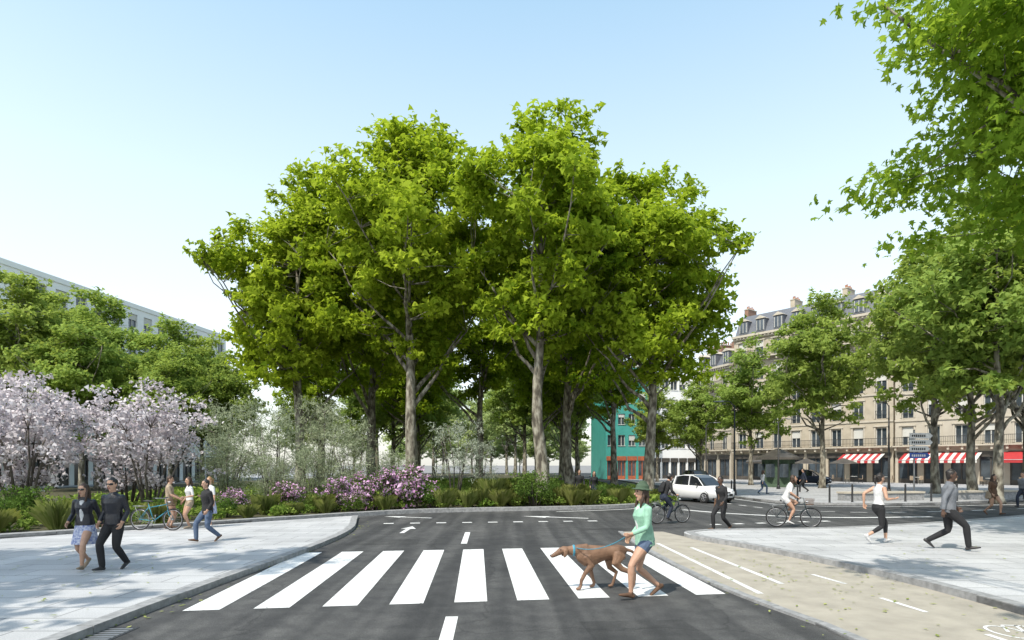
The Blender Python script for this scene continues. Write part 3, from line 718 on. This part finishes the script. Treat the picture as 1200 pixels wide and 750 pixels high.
def person(name,loc,rz,H,pose,fit,vox=.010):
    s=H/1.75; fem=fit.get('fem',False); mb=MB()
    top=fit['top']; bot=fit['bot']; skin=fit.get('skin','skin'); shoe=fit.get('shoe','shoek'); hair=fit.get('hair','hairk')
    pel=Vector(pose.get('pelvis',(0,0,.90))); lean=pose.get('lean',.03)
    S,Cn=math.sin(lean),math.cos(lean)
    def tp(x,y,z): return pel+Vector((x,y*Cn+z*S,z*Cn-y*S))
    if fem: tor=[(-.09,.13,.10,0),(0,.165,.12,-.012),(.08,.155,.11,0),(.17,.122,.092,0),(.28,.135,.105,.01),(.37,.155,.125,.022),(.46,.168,.10,0),(.52,.13,.08,-.005),(.56,.06,.058,-.005)]
    else: tor=[(-.09,.14,.105,0),(0,.165,.122,-.008),(.08,.158,.115,0),(.17,.148,.108,0),(.28,.160,.118,.005),(.38,.183,.130,.01),(.46,.195,.115,0),(.52,.155,.09,-.005),(.56,.07,.065,-.005)]
    j=fit.get('bulk',0)
    hem=fit.get('hem',.05)
    ks=[]
    for a,b in zip(tor,tor[1:]): ks.append(bot if (a[0]+b[0])/2<hem else top)
    mb.loft([tp(0,a[3],a[0]) for a in tor],[(a[1]+(j if a[0]>hem and a[0]<.5 else 0),a[2]+(j if a[0]>hem and a[0]<.5 else 0)) for a in tor],ks,n=18)
    if fit.get('jacket'):
        mb.loft([tp(0,0,.22),tp(0,0,.08),tp(0,0,fit['jacket'])],[(.15,.115),(.178,.135),(.186,.142)],top,n=18,caps=False)
    if fit.get('inner'):
        mb.loft([tp(0,.085,.02),tp(0,.100,.20),tp(0,.118,.36),tp(0,.085,.50)],[(.045,.045),(.035,.032),(.040,.030),(.045,.025)],fit['inner'],n=10)
    mb.loft([tp(0,-.005,.53),tp(0,.012,.66)],[.055,.05],skin,n=10)
    if fit.get('collar'): mb.loft([tp(0,-.01,.535),tp(0,-.005,.585)],[(.078,.072),(.066,.064)],top,n=14,capk=.1)
    yaw=pose.get('yaw',0); nod=pose.get('nod',0)
    hc=tp(0,.02,.725); cy,sy=math.cos(yaw),math.sin(yaw); cn,sn=math.cos(nod),math.sin(nod)
    def hp(x,y,z):
        y,z=y*cn+z*sn, z*cn-y*sn
        return hc+Vector((x*cy-y*sy,x*sy+y*cy,z))
    hside=Vector((cy,sy,0))
    hr=[(-.112,.026,.030,.042),(-.092,.046,.055,.024),(-.055,.060,.080,.008),(-.01,.072,.094,.001),(.04,.077,.098,-.003),(.078,.066,.083,-.005),(.105,.040,.052,-.006)]
    mb.loft([hp(0,a[3],a[0]) for a in hr],[(a[1],a[2]) for a in hr],skin,side=hside,n=16)
    mb.loft([hp(0,.090,.005),hp(0,.104,-.022),hp(0,.112,-.034),hp(0,.092,-.042)],[.009,.012,.014,.010],skin,side=hside,n=8)
    for q in (-1,1): mb.loft([hp(q*.074,-.008,-.035),hp(q*.082,-.012,.0),hp(q*.078,-.01,.02)],[(.006,.012),(.008,.017),(.006,.012)],skin,side=hside,n=8)
    mb.loft([hp(-.020,.086,-.066),hp(.020,.086,-.066)],[(.006,.008),(.006,.008)],'lip',n=6)
    hh=[(-.075,.048,.040,-.052),(-.03,.074,.066,-.038),(.02,.083,.085,-.024),(.06,.083,.098,-.012),(.095,.066,.082,-.008),(.122,.035,.045,-.008)]
    mb.loft([hp(0,a[3],a[0]) for a in hh],[(a[1],a[2]) for a in hh],hair,side=hside,n=16)
    if fit.get('long'):
        mb.loft([hp(0,-.05,.06),hp(0,-.078,-.05),hp(0,-.085,-.14),hp(0,-.08,-.26),hp(0,-.075,-.32)],[(.07,.05),(.088,.05),(.092,.045),(.085,.035),(.05,.02)],hair,side=hside,n=12)
        for q in (-1,1): mb.loft([hp(q*.06,-.01,.05),hp(q*.082,-.005,-.04),hp(q*.082,.02,-.14),hp(q*.08,.035,-.22)],[.028,.026,.028,.014],hair,side=hside,n=8)
    if fit.get('tail'):
        mb.loft([hp(0,-.10,.05),hp(0,-.15,.02),hp(0,-.155,-.08),hp(0,-.13,-.15)],[.022,.032,.028,.012],hair,side=hside,n=8)
    if fit.get('hat'):
        mb.loft([hp(0,-.01,.045),hp(0,-.01,.06)],[(.150,.165),(.14,.155)],'hat',side=hside,n=20,capk=.02)
        mb.loft([hp(0,-.01,.05),hp(0,-.01,.11),hp(0,-.01,.145)],[(.092,.108),(.086,.10),(.06,.075)],'hat',side=hside,n=16)
    if fit.get('helmet'):
        mb.loft([hp(0,-.01,.05),hp(0,-.01,.09),hp(0,-.01,.13)],[(.095,.118),(.088,.108),(.05,.07)],fit['helmet'],side=hside,n=16)
    if fit.get('glasses'):
        mb.loft([hp(-.068,.062,.012),hp(-.035,.092,.010),hp(0,.098,.012),hp(.035,.092,.010),hp(.068,.062,.012)],[(.016,.008),(.019,.009),(.008,.007),(.019,.009),(.016,.008)],'eye',side=(0,0,1),n=8)
    sw=.172 if fem else .192
    sl=fit.get('sleeve','long')
    for q,key in ((-1,'LH'),(1,'RH')):
        sh=tp(q*(sw-.012),0,.485)
        tgt=pose.get(key,(q*.26,.06,.83)); el,wr=ik(sh,tgt,.285,.255,pose.get(key+'p',(q*.25,-1,-.1)))
        a=.008 if sl=='long' else 0; b=.004 if fem else .0
        mf=el.lerp(wr,.35); cuff=el.lerp(wr,.9)
        K=[top, top if sl!='none' else skin, skin if sl!='long' else top, skin if sl!='long' else top, skin if sl!='long' else top, skin]
        if sl=='none': K[0]=skin
        r=[.058,.050,.042,.040,.040,.030,.025]
        mb.loft([sh,sh.lerp(el,.45),sh.lerp(el,.9),el.lerp(wr,.08),mf,cuff,wr],[max(.02,x-b+(a if i<6 else 0)) for i,x in enumerate(r)],K,n=12)
        d=(wr-el).normalized(); d=(d+Vector(pose.get(key+'d',(0,.05,-.15)))).normalized()
        wax=Vector(pose.get(key+'w',(0,1,0))); wax=(wax-d*wax.dot(d)).normalized()
        nrm=d.cross(wax); 
        if nrm.x*q>0: nrm=-nrm
        curl=pose.get(key+'c',.35)
        kn=wr+d*.088
        mb.loft([wr-d*.01,wr+d*.04,kn],[(.024,.019),(.038,.016),(.041,.013)],skin,side=wax,n=10)
        for fi,(off,L) in enumerate([(.031,.072),(.011,.080),(-.010,.075),(-.030,.058)]):
            p0=kn-d*.012+wax*off; c1=curl*(1+.12*fi)
            d1=(d*math.cos(c1)+nrm*math.sin(c1)); d2=(d*math.cos(c1*2.1)+nrm*math.sin(c1*2.1)); d3=(d*math.cos(c1*3)+nrm*math.sin(c1*3))
            p1=p0+d1*L*.5; p2=p1+d2*L*.32; p3=p2+d3*L*.25
            mb.loft([p0,p1,p2,p3],[.0095,.009,.0085,.0075],skin,n=6)
        t0=wr+d*.03+wax*.03; td=(wax*.65+d*.7+nrm*.3).normalized(); t1=t0+td*.035; td2=(d*.9+wax*.15+nrm*.5).normalized()
        mb.loft([t0-td*.01,t1,t1+td2*.035],[.013,.011,.0085],skin,n=6)
        pose['_w'+key]=(kn+nrm*.02)
    kind=fit.get('legs','pants'); fat=.0 if kind in('leggings','skirt','shorts','crop') else .010
    for q,key in ((-1,'LF'),(1,'RF')):
        hip=tp(q*.088,0,-.02); an,pitch=pose.get(key,((q*.09,0,.085),0)); kn,an=ik(hip,an,.435,.425,pose.get(key+'p',(q*.1,1,0)))
        an=Vector(an)
        r=[.095,.086,.066,.057,.060,.045,.037,.036]
        if fem: r=[x*.95 for x in r]
        pts=[hip,hip.lerp(kn,.35),hip.lerp(kn,.85),kn.lerp(an,.04),kn.lerp(an,.28),kn.lerp(an,.65),kn.lerp(an,.9),an]
        wide=[.004,fat,fat,fat,fat*.8,fat*1.6,fat*2.0,fat*1.6]
        K={'pants':[bot]*7,'leggings':[bot]*6+[skin],'crop':[bot]*5+[skin]*2,'shorts':[bot]+[skin]*6,'skirt':[bot]+[skin]*6}[kind]
        if kind=='shorts': wide=[.012,.016,0,0,0,0,0,0]
        mb.loft(pts,[a+b for a,b in zip(r,wide)],K,n=12)
        cp,sp=math.cos(pitch),math.sin(pitch)
        def fp(y,z): return an+Vector((q*.12*max(0,y),y*cp-z*sp,z*cp+y*sp))
        mb.loft([an+Vector((0,0,.01)),fp(-.01,-.04)],[.037,.036],shoe,n=10)
        mb.loft([fp(-.05,-.045),fp(.04,-.042),fp(.12,-.054),fp(.185,-.060)],[(.031,.034),(.036,.036),(.042,.026),(.031,.017)],shoe,n=12,capk=.9)
    if kind=='skirt':
        L=fit.get('skirtlen',.42); mb.loft([tp(0,0,.14),tp(0,0,.0),tp(0,.0,-.2),tp(0,.02,-L)],[(.13,.10),(.18,.14),(.215,.185),(.24,.225)],bot,n=20,caps=False)
    if fit.get('bag'):
        mb.loft([tp(.2,-.02,.1),tp(.21,-.02,-.16)],[(.05,.11),(.06,.14)],fit['bag'],n=10)
        mb.loft([tp(.2,-.02,.1),tp(.16,.02,.40),tp(.12,-.0,.53)],[.011,.011,.011],fit['bag'],n=6)
    if fit.get('backpack'):
        mb.loft([tp(0,-.17,.12),tp(0,-.19,.28),tp(0,-.16,.46)],[(.13,.07),(.14,.08),(.11,.055)],fit['backpack'],n=12)
    mb.v=[(a*s,b*s,c*s) for a,b,c in mb.v]
    o=remesh_obj(name,mb,vox,loc,rz)
    if not fit.get('glasses'):
        ey=MB()
        for q in (-1,1):
            ey.loft([hp(q*.032-.010,.086,.012)*s,hp(q*.032+.010,.086,.012)*s],[.008*s,.008*s],'eye',n=8)
            ey.loft([hp(q*.034-.014,.090,.030)*s,hp(q*.034+.014,.088,.031)*s],[.004*s,.004*s],hair,n=6)
        eo=ey.obj('eyes',o,True)
    pose['_s']=s
    return o
WALK=dict(pelvis=(0,0,.885),lean=.05,LF=((-.08,.27,.105),.22),RF=((.08,-.27,.165),-.6),RH=(.25,.20,.90),LH=(-.25,-.16,.86))
WALKB=dict(pelvis=(0,0,.885),lean=.05,RF=((.08,.27,.105),.22),LF=((-.08,-.27,.165),-.6),LH=(-.25,.22,.92),RH=(.25,-.15,.86))
STAND=dict(pelvis=(0,0,.90),lean=.02,LF=((-.10,.04,.085),0),RF=((.11,-.05,.085),0),LH=(-.25,.05,.84),RH=(.26,.12,.92))
def P(b,**k): d=dict(b); d.update(k); return d
PI=math.pi
# couple walking toward the viewer
person('walking_woman',(-8.22,11.5,Zp),PI+.15,1.66,P(WALK,RH=(.24,.16,.95),yaw=-.3),dict(fem=True,top='leather',bot='skirt',legs='skirt',skirtlen=.38,shoe='tan',hair='hairb',long=True,glasses=True,jacket=.02,bulk=.008,hem=.02,inner='wht',collar=True),.009)
person('walking_man',(-7.62,11.45,Zp),PI-.12,1.76,P(WALKB,LF=((-.08,-.2,.135),-.4),RF=((.08,.2,.095),.12),pelvis=(0,0,.895),LH=(-.24,.10,.90),RH=(.2,.14,.9)),dict(top='leather',bot='black',shoe='shoek',hair='hairk',glasses=True,jacket=-.03,bulk=.012,hem=-.02,collar=True),.009)
person('standing_man',(-7.95,15.6,Zp),PI/2+.9,1.64,P(WALKB,LH=(-.2,.1,.88),RH=(.24,-.02,.86)),dict(top='black',bot='jeans',shoe='brownc',hair='hairk',jacket=-.08,bulk=.015,hem=-.03,collar=True),.010)
# group chatting around a bicycle
person('standing_man',(-10.85,18.9,Zp),-1.2,1.66,P(STAND,LH=(-.24,.30,.98),RH=(.2,.32,1.0)),dict(top='tan',bot='tan',legs='shorts',sleeve='short',hair='hairb',shoe='brownc',hem=.05),.011)
person('standing_woman',(-10.2,18.9,Zp),2.4,1.62,P(STAND,LH=(-.2,.22,1.08)),dict(fem=True,top='wht',bot='tan',legs='shorts',sleeve='short',hair='hairb',long=True,shoe='tan'),.011)
person('standing_woman',(-9.75,19.3,Zp),2.7,1.62,P(STAND,RH=(.2,.24,1.1)),dict(fem=True,top='wht',bot='skirt',legs='skirt',sleeve='short',hair='hairl',tail=True,shoe='wht'),.011)
# woman with dog, crossing to the left
wp=P(WALK,pelvis=(0,0,.89),LH=(-.16,.30,1.0),LHc=.8,RH=(.24,.12,.92),nod=-.1,LHp=(-.6,-1,-.3))
person('walking_woman',(2.1,9.45,.005),PI/2+.25,1.80,wp,dict(fem=True,top='mint',bot='jeans',legs='shorts',sleeve='long',hair='hairb',long=True,hat=True,shoe='brownc',jacket=-.08,bulk=.016,hem=-.02,inner='wht'),.008)
person('walking_woman',(6.65,18.95,.008),PI/2+.5,1.76,P(WALKB),dict(fem=True,top='black',bot='black',shoe='brownc',hair='hairk',skin='skin2',jacket=-.16,bulk=.02,bag='brownc',hem=-.03,inner='brownc'),.011)
# right pavement
ZR=Zp+.03
person('walking_woman',(9.2,15.0,ZR),-PI/2+.15,1.78,P(WALK,RF=((.08,-.36,.22),-.9),RH=(.2,.26,1.12),LH=(-.24,-.2,.98),LHp=(-.2,-1,.2)),dict(fem=True,top='wht',bot='black',legs='crop',sleeve='none',hair='hairk',tail=True,shoe='shoew'),.010)
person('walking_man',(10.15,13.9,ZR),-PI/2-.5,1.90,P(WALKB,LF=((-.08,-.34,.19),-.7),RF=((.08,.34,.11),.25),pelvis=(0,0,.87),LH=(-.26,.18,.9),RH=(.26,-.12,.85)),dict(top='grey',bot='black',sleeve='long',hair='hairk',skin='skin2',shoe='shoek',jacket=-.06,bulk=.02,hem=-.02,inner='navy',collar=True),.010)
person('walking_woman',(20.2,25.1,0.01),PI+.2,1.72,P(WALK),dict(fem=True,top='brownc',bot='brownc',legs='shorts',hair='hairb',long=True,shoe='brownc',jacket=-.2,bag='tan'),.014)
person('walking_man',(25.0,29.2,0.01),PI*.6,1.75,P(WALKB),dict(top='grey',bot='navy',hair='hairk',shoe='shoek'),.016)
person('walking_woman',(4.3,31.4,.12),PI+.1,1.68,P(WALK),dict(fem=True,top='black',bot='navy',hair='hairk',long=True),.014)
person('walking_man',(3.6,31.9,.12),PI-.1,1.75,P(WALKB),dict(top='black',bot='black',hair='hairk'),.014)
person('walking_man',(21.5,44,Zp),1.2,1.75,P(WALK),dict(top='navy',bot='black',hair='hairk'),.018)
person('walking_woman',(17.2,41,Zp),-1.4,1.68,P(WALKB),dict(fem=True,top='wht',bot='jeans',hair='hairb',long=True),.018)
print('people',time.time()-T0)

# ------------------------------------------------------------------ dog
def dog(loc,rz,s):
    m=MB(); f='fur'
    m.loft([(0,-.44,.585),(0,-.36,.575),(0,-.22,.565),(0,-.08,.545),(0,.06,.52),(0,.17,.515),(0,.25,.54)],[(.06,.075),(.088,.105),(.082,.098),(.095,.125),(.110,.162),(.108,.165),(.075,.115)],f,n=18)
    m.loft([(0,.16,.58),(0,.28,.60),(0,.40,.60),(0,.47,.60)],[(.08,.125),(.065,.092),(.055,.072),(.054,.062)],f,n=14)
    m.loft([(0,.44,.61),(0,.50,.61),(0,.55,.592),(0,.60,.562),(0,.66,.530),(0,.69,.515)],[(.050,.052),(.062,.062),(.054,.056),(.036,.042),(.030,.034),(.024,.026)],f,n=14)
    m.loft([(0,.695,.530),(0,.712,.525)],[.017,.014],'furd',n=8)
    for q in (-1,1):
        m.loft([(q*.050,.485,.645),(q*.072,.48,.61),(q*.078,.495,.55),(q*.070,.51,.51)],[(.012,.02),(.012,.036),(.011,.036),(.008,.018)],'fur',n=8)
        m.loft([(q*.046,.558,.622),(q*.050,.562,.622)],[.010,.009],'furd',n=6)
    m.loft([(0,-.46,.60),(0,-.56,.575),(0,-.66,.50),(0,-.76,.43)],[.032,.024,.017,.010],f,n=8)
    def leg(Pq,R): m.loft(Pq,R,f,n=10)
    for q,dy in ((-1,.12),(1,-.10)):
        x=q*.085
        leg([(x*.9,.15,.52),(x,.08+dy*.1,.375),(x,.12+dy*.6,.26),(x,.13+dy,.15),(x,.12+dy*1.15,.075)],[(.05,.075),(.042,.055),(.030,.034),(.026,.028),(.022,.024)])
        m.loft([(x,.12+dy*1.15,.075),(x,.14+dy*1.15,.035),(x,.18+dy*1.15,.028)],[.025,(.032,.026),(.034,.020)],f,n=10)
    for q,dy in ((-1,-.14),(1,.10)):
        x=q*.085
        leg([(x*.8,-.36,.53),(x,-.25+dy*.3,.40),(x,-.30+dy*.6,.315),(x,-.45+dy,.235),(x,-.43+dy*1.1,.15),(x,-.41+dy*1.15,.07)],[(.06,.105),(.052,.075),(.036,.045),(.024,.032),(.021,.024),(.022,.024)])
        m.loft([(x,-.41+dy*1.15,.07),(x,-.39+dy*1.15,.034),(x,-.345+dy*1.15,.027)],[.024,(.030,.025),(.033,.019)],f,n=10)
    m.loft([(0,.34,.60),(0,.365,.60)],[(.068,.090),(.067,.088)],'leash',n=14,capk=.05)
    m.v=[(a*s,b*s,c*s) for a,b,c in m.v]
    return remesh_obj('dog',m,.009,loc,rz,2)
dog((1.42,10.1,.005),PI/2+.12,1.10)
th=PI/2+.25; w=wp['_wLH']*wp['_s']; hw=Vector((2.1+w.x*math.cos(th)-w.y*math.sin(th),9.45+w.x*math.sin(th)+w.y*math.cos(th),w.z))
td=PI/2+.12; c=Vector((0,.35*1.1,.68*1.1)); cw=Vector((1.42-c.y*math.sin(td),10.1+c.y*math.cos(td),c.z-.03))
m=MB(); pts=[]
for i in range(11):
    u=i/10; p=hw.lerp(cw,u); p.z-=.10*4*u*(1-u); pts.append(p)
m.loft(pts,[.007]*11,'leash',n=6); m.obj('dog_leash',None,True)

# ------------------------------------------------------------------ bicycles
def bicycle(loc,rz,fr='bikef',basket=False):
    m=MB(); R=.335
    for y in (-.47,.60):
        m.torus((0,y,R),R-.018,.018,'tyre',n=32,m=8); m.torus((0,y,R),R-.045,.009,'rim',n=32,m=6)
        m.tube((-.04,y,R),(.04,y,R),.02,'rim',8)
        for i in range(16):
            a=6.283*i/16; m.tube((.015*(-1)**i,y,R),(0,y+(R-.045)*math.cos(a),R+(R-.045)*math.sin(a)),.0022,'steel',4)
        pts=[(0,y+(R+.018)*math.cos(a),R+(R+.018)*math.sin(a)) for a in np.linspace(.35 if y<0 else .9,3.0 if y<0 else 2.9,12)]
        m.loft(pts,[(.024,.004)]*12,'bikef',n=6)
    bb=(0,-.03,.29); seat=(0,-.20,.80); h0=(0,.41,.80); h1=(0,.45,.62)
    m.tube(bb,seat,.015,fr); m.tube(bb,h1,.018,fr); m.tube((0,-.17,.70),h0,.015,fr); m.tube((0,.40,.86),h1,.019,fr)
    for q in (-1,1):
        m.tube((q*.05,-.47,R),(q*.02,-.04,.29),.010,fr); m.tube((q*.05,-.47,R),(q*.015,-.18,.72),.009,fr)
        m.loft([(q*.035,.455,.63),(q*.05,.50,.50),(q*.05,.60,R)],[.012,.011,.009],fr,n=8)
    m.tube((0,.40,.84),(0,.375,.97),.013,'steel'); m.loft([(-.28,.24,1.0),(-.22,.32,1.0),(0,.38,.98),(.22,.32,1.0),(.28,.24,1.0)],[.012]*5,'steel',n=8)
    for q in (-1,1): m.tube((q*.28,.24,1.0),(q*.27,.15,.995),.017,'tyre',8)
    m.tube(seat,(0,-.215,.87),.012,'steel'); m.loft([(0,-.34,.90),(0,-.24,.90),(0,-.12,.895),(0,-.05,.89)],[(.06,.025),(.075,.028),(.035,.02),(.018,.015)],'cark',n=10)
    m.torus((.05,-.03,.29),.09,.006,'steel',n=20,m=5); m.tube((-.06,-.03,.29),(.06,-.03,.29),.02,'steel',8)
    m.tube((.07,-.03,.29),(.07,-.03,.12),.010,'steel'); m.tube((-.07,-.03,.29),(-.07,-.03,.46),.010,'steel')
    m.box(.07,.17,-.08,.02,.11,.13,'cark'); m.box(-.17,-.07,-.08,.02,.45,.47,'cark')
    m.loft([(.05,-.47,.375),(.05,-.03,.378)],[.004,.004],'steel',n=4); m.loft([(.05,-.47,.30),(.05,-.03,.205)],[.004,.004],'steel',n=4)
    m.box(-.06,.06,-.68,-.30,.735,.75,'steel'); m.tube((.05,-.47,R),(.05,-.6,.735),.006,'steel'); m.tube((-.05,-.47,R),(-.05,-.6,.735),.006,'steel')
    m.loft([(0,.46,.86),(0,.50,.86)],[.03,.035],'lamp',n=10)
    if basket:
        for q in range(5): m.torus((0,.56,.78+q*.045),.13+.008*q,.006,'brownc',axis='z',n=16,m=4)
        m.loft([(0,.56,.76),(0,.56,.77)],[.13,.13],'brownc',n=12,caps=False)
    o=m.obj('bicycle',None,True); o.location=loc; o.rotation_euler=(0,0,rz); return o
RIDE=dict(pelvis=(0,-.20,.985),lean=.36,RF=((.115,-.10,.235),-.25),LF=((-.115,-.10,.56),.05),LH=(-.26,.13,1.05),RH=(.26,.13,1.05),LHd=(0,.4,0),RHd=(0,.4,0),LHw=(1,0,0),RHw=(1,0,0),LHc=.9,RHc=.9,LHp=(-.6,-.3,-1),RHp=(.6,-.3,-1),nod=-.25)
for (x,y,rz,Hh,fit,bk,bf) in [
    (5.6,21.4,-PI/2+.35,1.74,dict(top='black',bot='navy',hair='hairk',helmet='shoek',shoe='shoek',backpack='black'),False,'bikef'),
    (9.4,20.1,-PI/2-.25,1.72,dict(fem=True,top='wht',bot='wht',legs='shorts',sleeve='short',hair='hairb',long=True,shoe='shoew'),True,'bikef')]:
    bicycle((x,y,.008),rz,bf,bk); person('cyclist',(x,y,.008),rz,Hh,P(RIDE),fit,.011)
bicycle((-10.95,18.3,Zp),-PI/2-.1,'bikeb',True)

# ------------------------------------------------------------------ car
def car(name,x,y,rz,paintk='carw',z=.006):
    e=empty(name,(x,y,z),rz)
    b=MB()
    st=[(-2.00,.62,.30,.74,.78,.62,.98),(-1.95,.74,.24,.82,.80,.74,1.02),(-1.5,.84,.20,.88,.72,.80,1.00),(-.6,.86,.20,.89,.62,.82,.97),(.5,.86,.20,.89,.60,.82,.95),(1.2,.85,.20,.88,.62,.78,.93),(1.7,.80,.22,.84,.62,.70,.82),(1.95,.68,.28,.74,.58,.60,.72),(2.02,.55,.34,.62,.54,.50,.64)]
    rings=[]
    for (yy,w0,z0,w1,z1,w2,z2) in st:
        rings.append([(-w0*.9,yy,z0),(-w0,yy,z0+.06),(-w1,yy,z1-.08),(-w1,yy,z1+.04),(-w2,yy,z2-.02),(-w2*.85,yy,z2),(0,yy,z2+.03),(w2*.85,yy,z2),(w2,yy,z2-.02),(w1,yy,z1+.04),(w1,yy,z1-.08),(w0,yy,z0+.06),(w0*.9,yy,z0)])
    n=13; V=[p for r in rings for p in r]; F=[]
    for i in range(len(rings)-1):
        for j in range(n): F.append((i*n+j,i*n+(j+1)%n,(i+1)*n+(j+1)%n,(i+1)*n+j))
    F.append(tuple(range(n))[::-1]); F.append(tuple((len(rings)-1)*n+j for j in range(n)))
    b.add(V,F,paintk); o=b.obj('body',e,True)
    g=MB(); cab=[(-1.75,.74,.98,.60,1.12),(-1.35,.78,.97,.62,1.46),(-.6,.79,.95,.64,1.55),(.1,.79,.94,.62,1.53),(.55,.78,.94,.58,1.38),(1.15,.74,.92,.66,.96)]
    rr=[]
    for (yy,w0,z0,w1,z1) in cab: rr.append([(-w0,yy,z0-.03),(-w1,yy,z1-.05),(-w1*.8,yy,z1),(w1*.8,yy,z1),(w1,yy,z1-.05),(w0,yy,z0-.03)])
    V=[p for r in rr for p in r]
    for i in range(len(rr)-1):
        for j in range(5):
            k=paintk if (j in (1,2,3) and i in (1,2)) else 'carg'
            g.add([V[i*6+j],V[i*6+j+1],V[(i+1)*6+j+1],V[(i+1)*6+j]],[(0,1,2,3)],k)
    for q in (-1,1):
        g.loft([(q*.795,.0,.95),(q*.65,-.05,1.50)],[.03,.03],paintk,n=6); g.loft([(q*.76,1.14,.95),(q*.60,.55,1.37),(q*.63,.1,1.51)],[.028,.028,.028],paintk,n=6)
        g.loft([(q*.79,-1.3,.98),(q*.65,-1.25,1.44)],[.07,.05],paintk,n=6)
        g.loft([(q*.82,.75,.98),(q*.95,.78,1.03),(q*.98,.75,1.03)],[(.05,.05),(.06,.07),(.04,.05)],'cark',n=8)
    g.obj('cabin',e,False)
    d=MB()
    d.box(-.52,.52,1.97,2.045,.40,.52,'cark'); d.box(-.26,.26,2.045,2.06,.42,.52,'signw'); d.box(-.35,.35,1.98,2.04,.56,.62,'cark')
    d.box(-.7,.7,1.80,1.97,.20,.34,'cark'); d.box(-.25,.25,-2.03,-2.0,.55,.66,'signw')
    for q in (-1,1):
        d.loft([(q*.50,1.98,.66),(q*.68,1.86,.71),(q*.76,1.66,.76)],[(.05,.05),(.06,.055),(.03,.03)],'lamp',n=10)
        d.loft([(q*.66,-1.98,.85),(q*.76,-1.85,.88)],[(.05,.09),(.05,.09)],'red',n=8)
        d.loft([(q*.60,1.93,.40),(q*.60,1.97,.40)],[.05,.05],'lamp',n=8)
        for yy in (-1.3,1.3):
            d.torus((q*.80,yy,.315),.235,.085,'tyre',n=28,m=10)
            d.loft([(q*.74,yy,.315),(q*.865,yy,.315)],[.20,.19],'cark',n=20,caps=False,side=(0,1,0))
            for a in range(5):
                t=a*1.2566; d.loft([(q*.873,yy,.315),(q*.87,yy+.18*math.cos(t),.315+.18*math.sin(t))],[.035,.022],'rim',n=6)
            d.torus((q*.865,yy,.315),.19,.014,'rim',n=24,m=6)
            d.torus((q*.845,yy,.33),.345,.022,'cark',n=28,m=6)
    d.obj('wheels_and_trim',e,True)
    return e
car('white_car',10.8,34.4,PI+.42)
car('parked_car',17.0,56,.15,'cark',Zp)
car('parked_car',30,60.5,-2.3,'navy',Zp)

# ------------------------------------------------------------------ light, sky, camera
w=bpy.data.worlds.new('World'); scene.world=w; w.use_nodes=True; nt=w.node_tree
bg=nt.nodes['Background']; sk=nt.nodes.new('ShaderNodeTexSky'); sk.sky_type='NISHITA'; sk.sun_disc=False
sk.sun_elevation=SUN_EL; sk.sun_rotation=math.atan2(SUNDIR.x,SUNDIR.y); sk.air_density=1.0; sk.dust_density=2.5; sk.ozone_density=1.0; sk.altitude=50
STR=.14
# bright summer haze added over the clear-sky model, denser towards the horizon
tc=nt.nodes.new('ShaderNodeTexCoord'); sx=nt.nodes.new('ShaderNodeSeparateXYZ'); nt.links.new(tc.outputs['Generated'],sx.inputs[0])
hz=ramp(nt,sx.outputs['Z'],[(0.0,(.76,.75,.68)),(.2,(.75,.77,.73)),(.39,(.61,.72,.71)),(.62,(.33,.51,.61)),(1.0,(.17,.34,.50))])
sc=nt.nodes.new('ShaderNodeVectorMath'); sc.operation='SCALE'; sc.inputs['Scale'].default_value=1/STR; nt.links.new(hz.outputs[0],sc.inputs[0])
ad=nt.nodes.new('ShaderNodeVectorMath'); ad.operation='ADD'; nt.links.new(sk.outputs[0],ad.inputs[0]); nt.links.new(sc.outputs[0],ad.inputs[1])
nt.links.new(ad.outputs[0],bg.inputs[0]); bg.inputs[1].default_value=STR
sl=bpy.data.lights.new('sun','SUN'); sl.energy=5.0; sl.angle=math.radians(.55); sl.color=(1,.945,.84)
so=bpy.data.objects.new('sun',sl); col.objects.link(so)
d=-(SUNDIR*math.cos(SUN_EL)+Vector((0,0,math.sin(SUN_EL)))); so.rotation_euler=d.to_track_quat('-Z','Y').to_euler(); so.location=(-20,-30,40)
cd=bpy.data.cameras.new('camera'); cam=bpy.data.objects.new('camera',cd); col.objects.link(cam); scene.camera=cam
cam.location=(0,0,2.1); cam.rotation_euler=(math.radians(90),0,0); cd.sensor_width=36; cd.lens=21; cd.shift_y=.1417; cd.clip_end=4000; cd.clip_start=.1
scene.view_settings.view_transform='Standard'; scene.view_settings.look='None'; scene.view_settings.exposure=0; scene.view_settings.gamma=1
print('done',time.time()-T0)
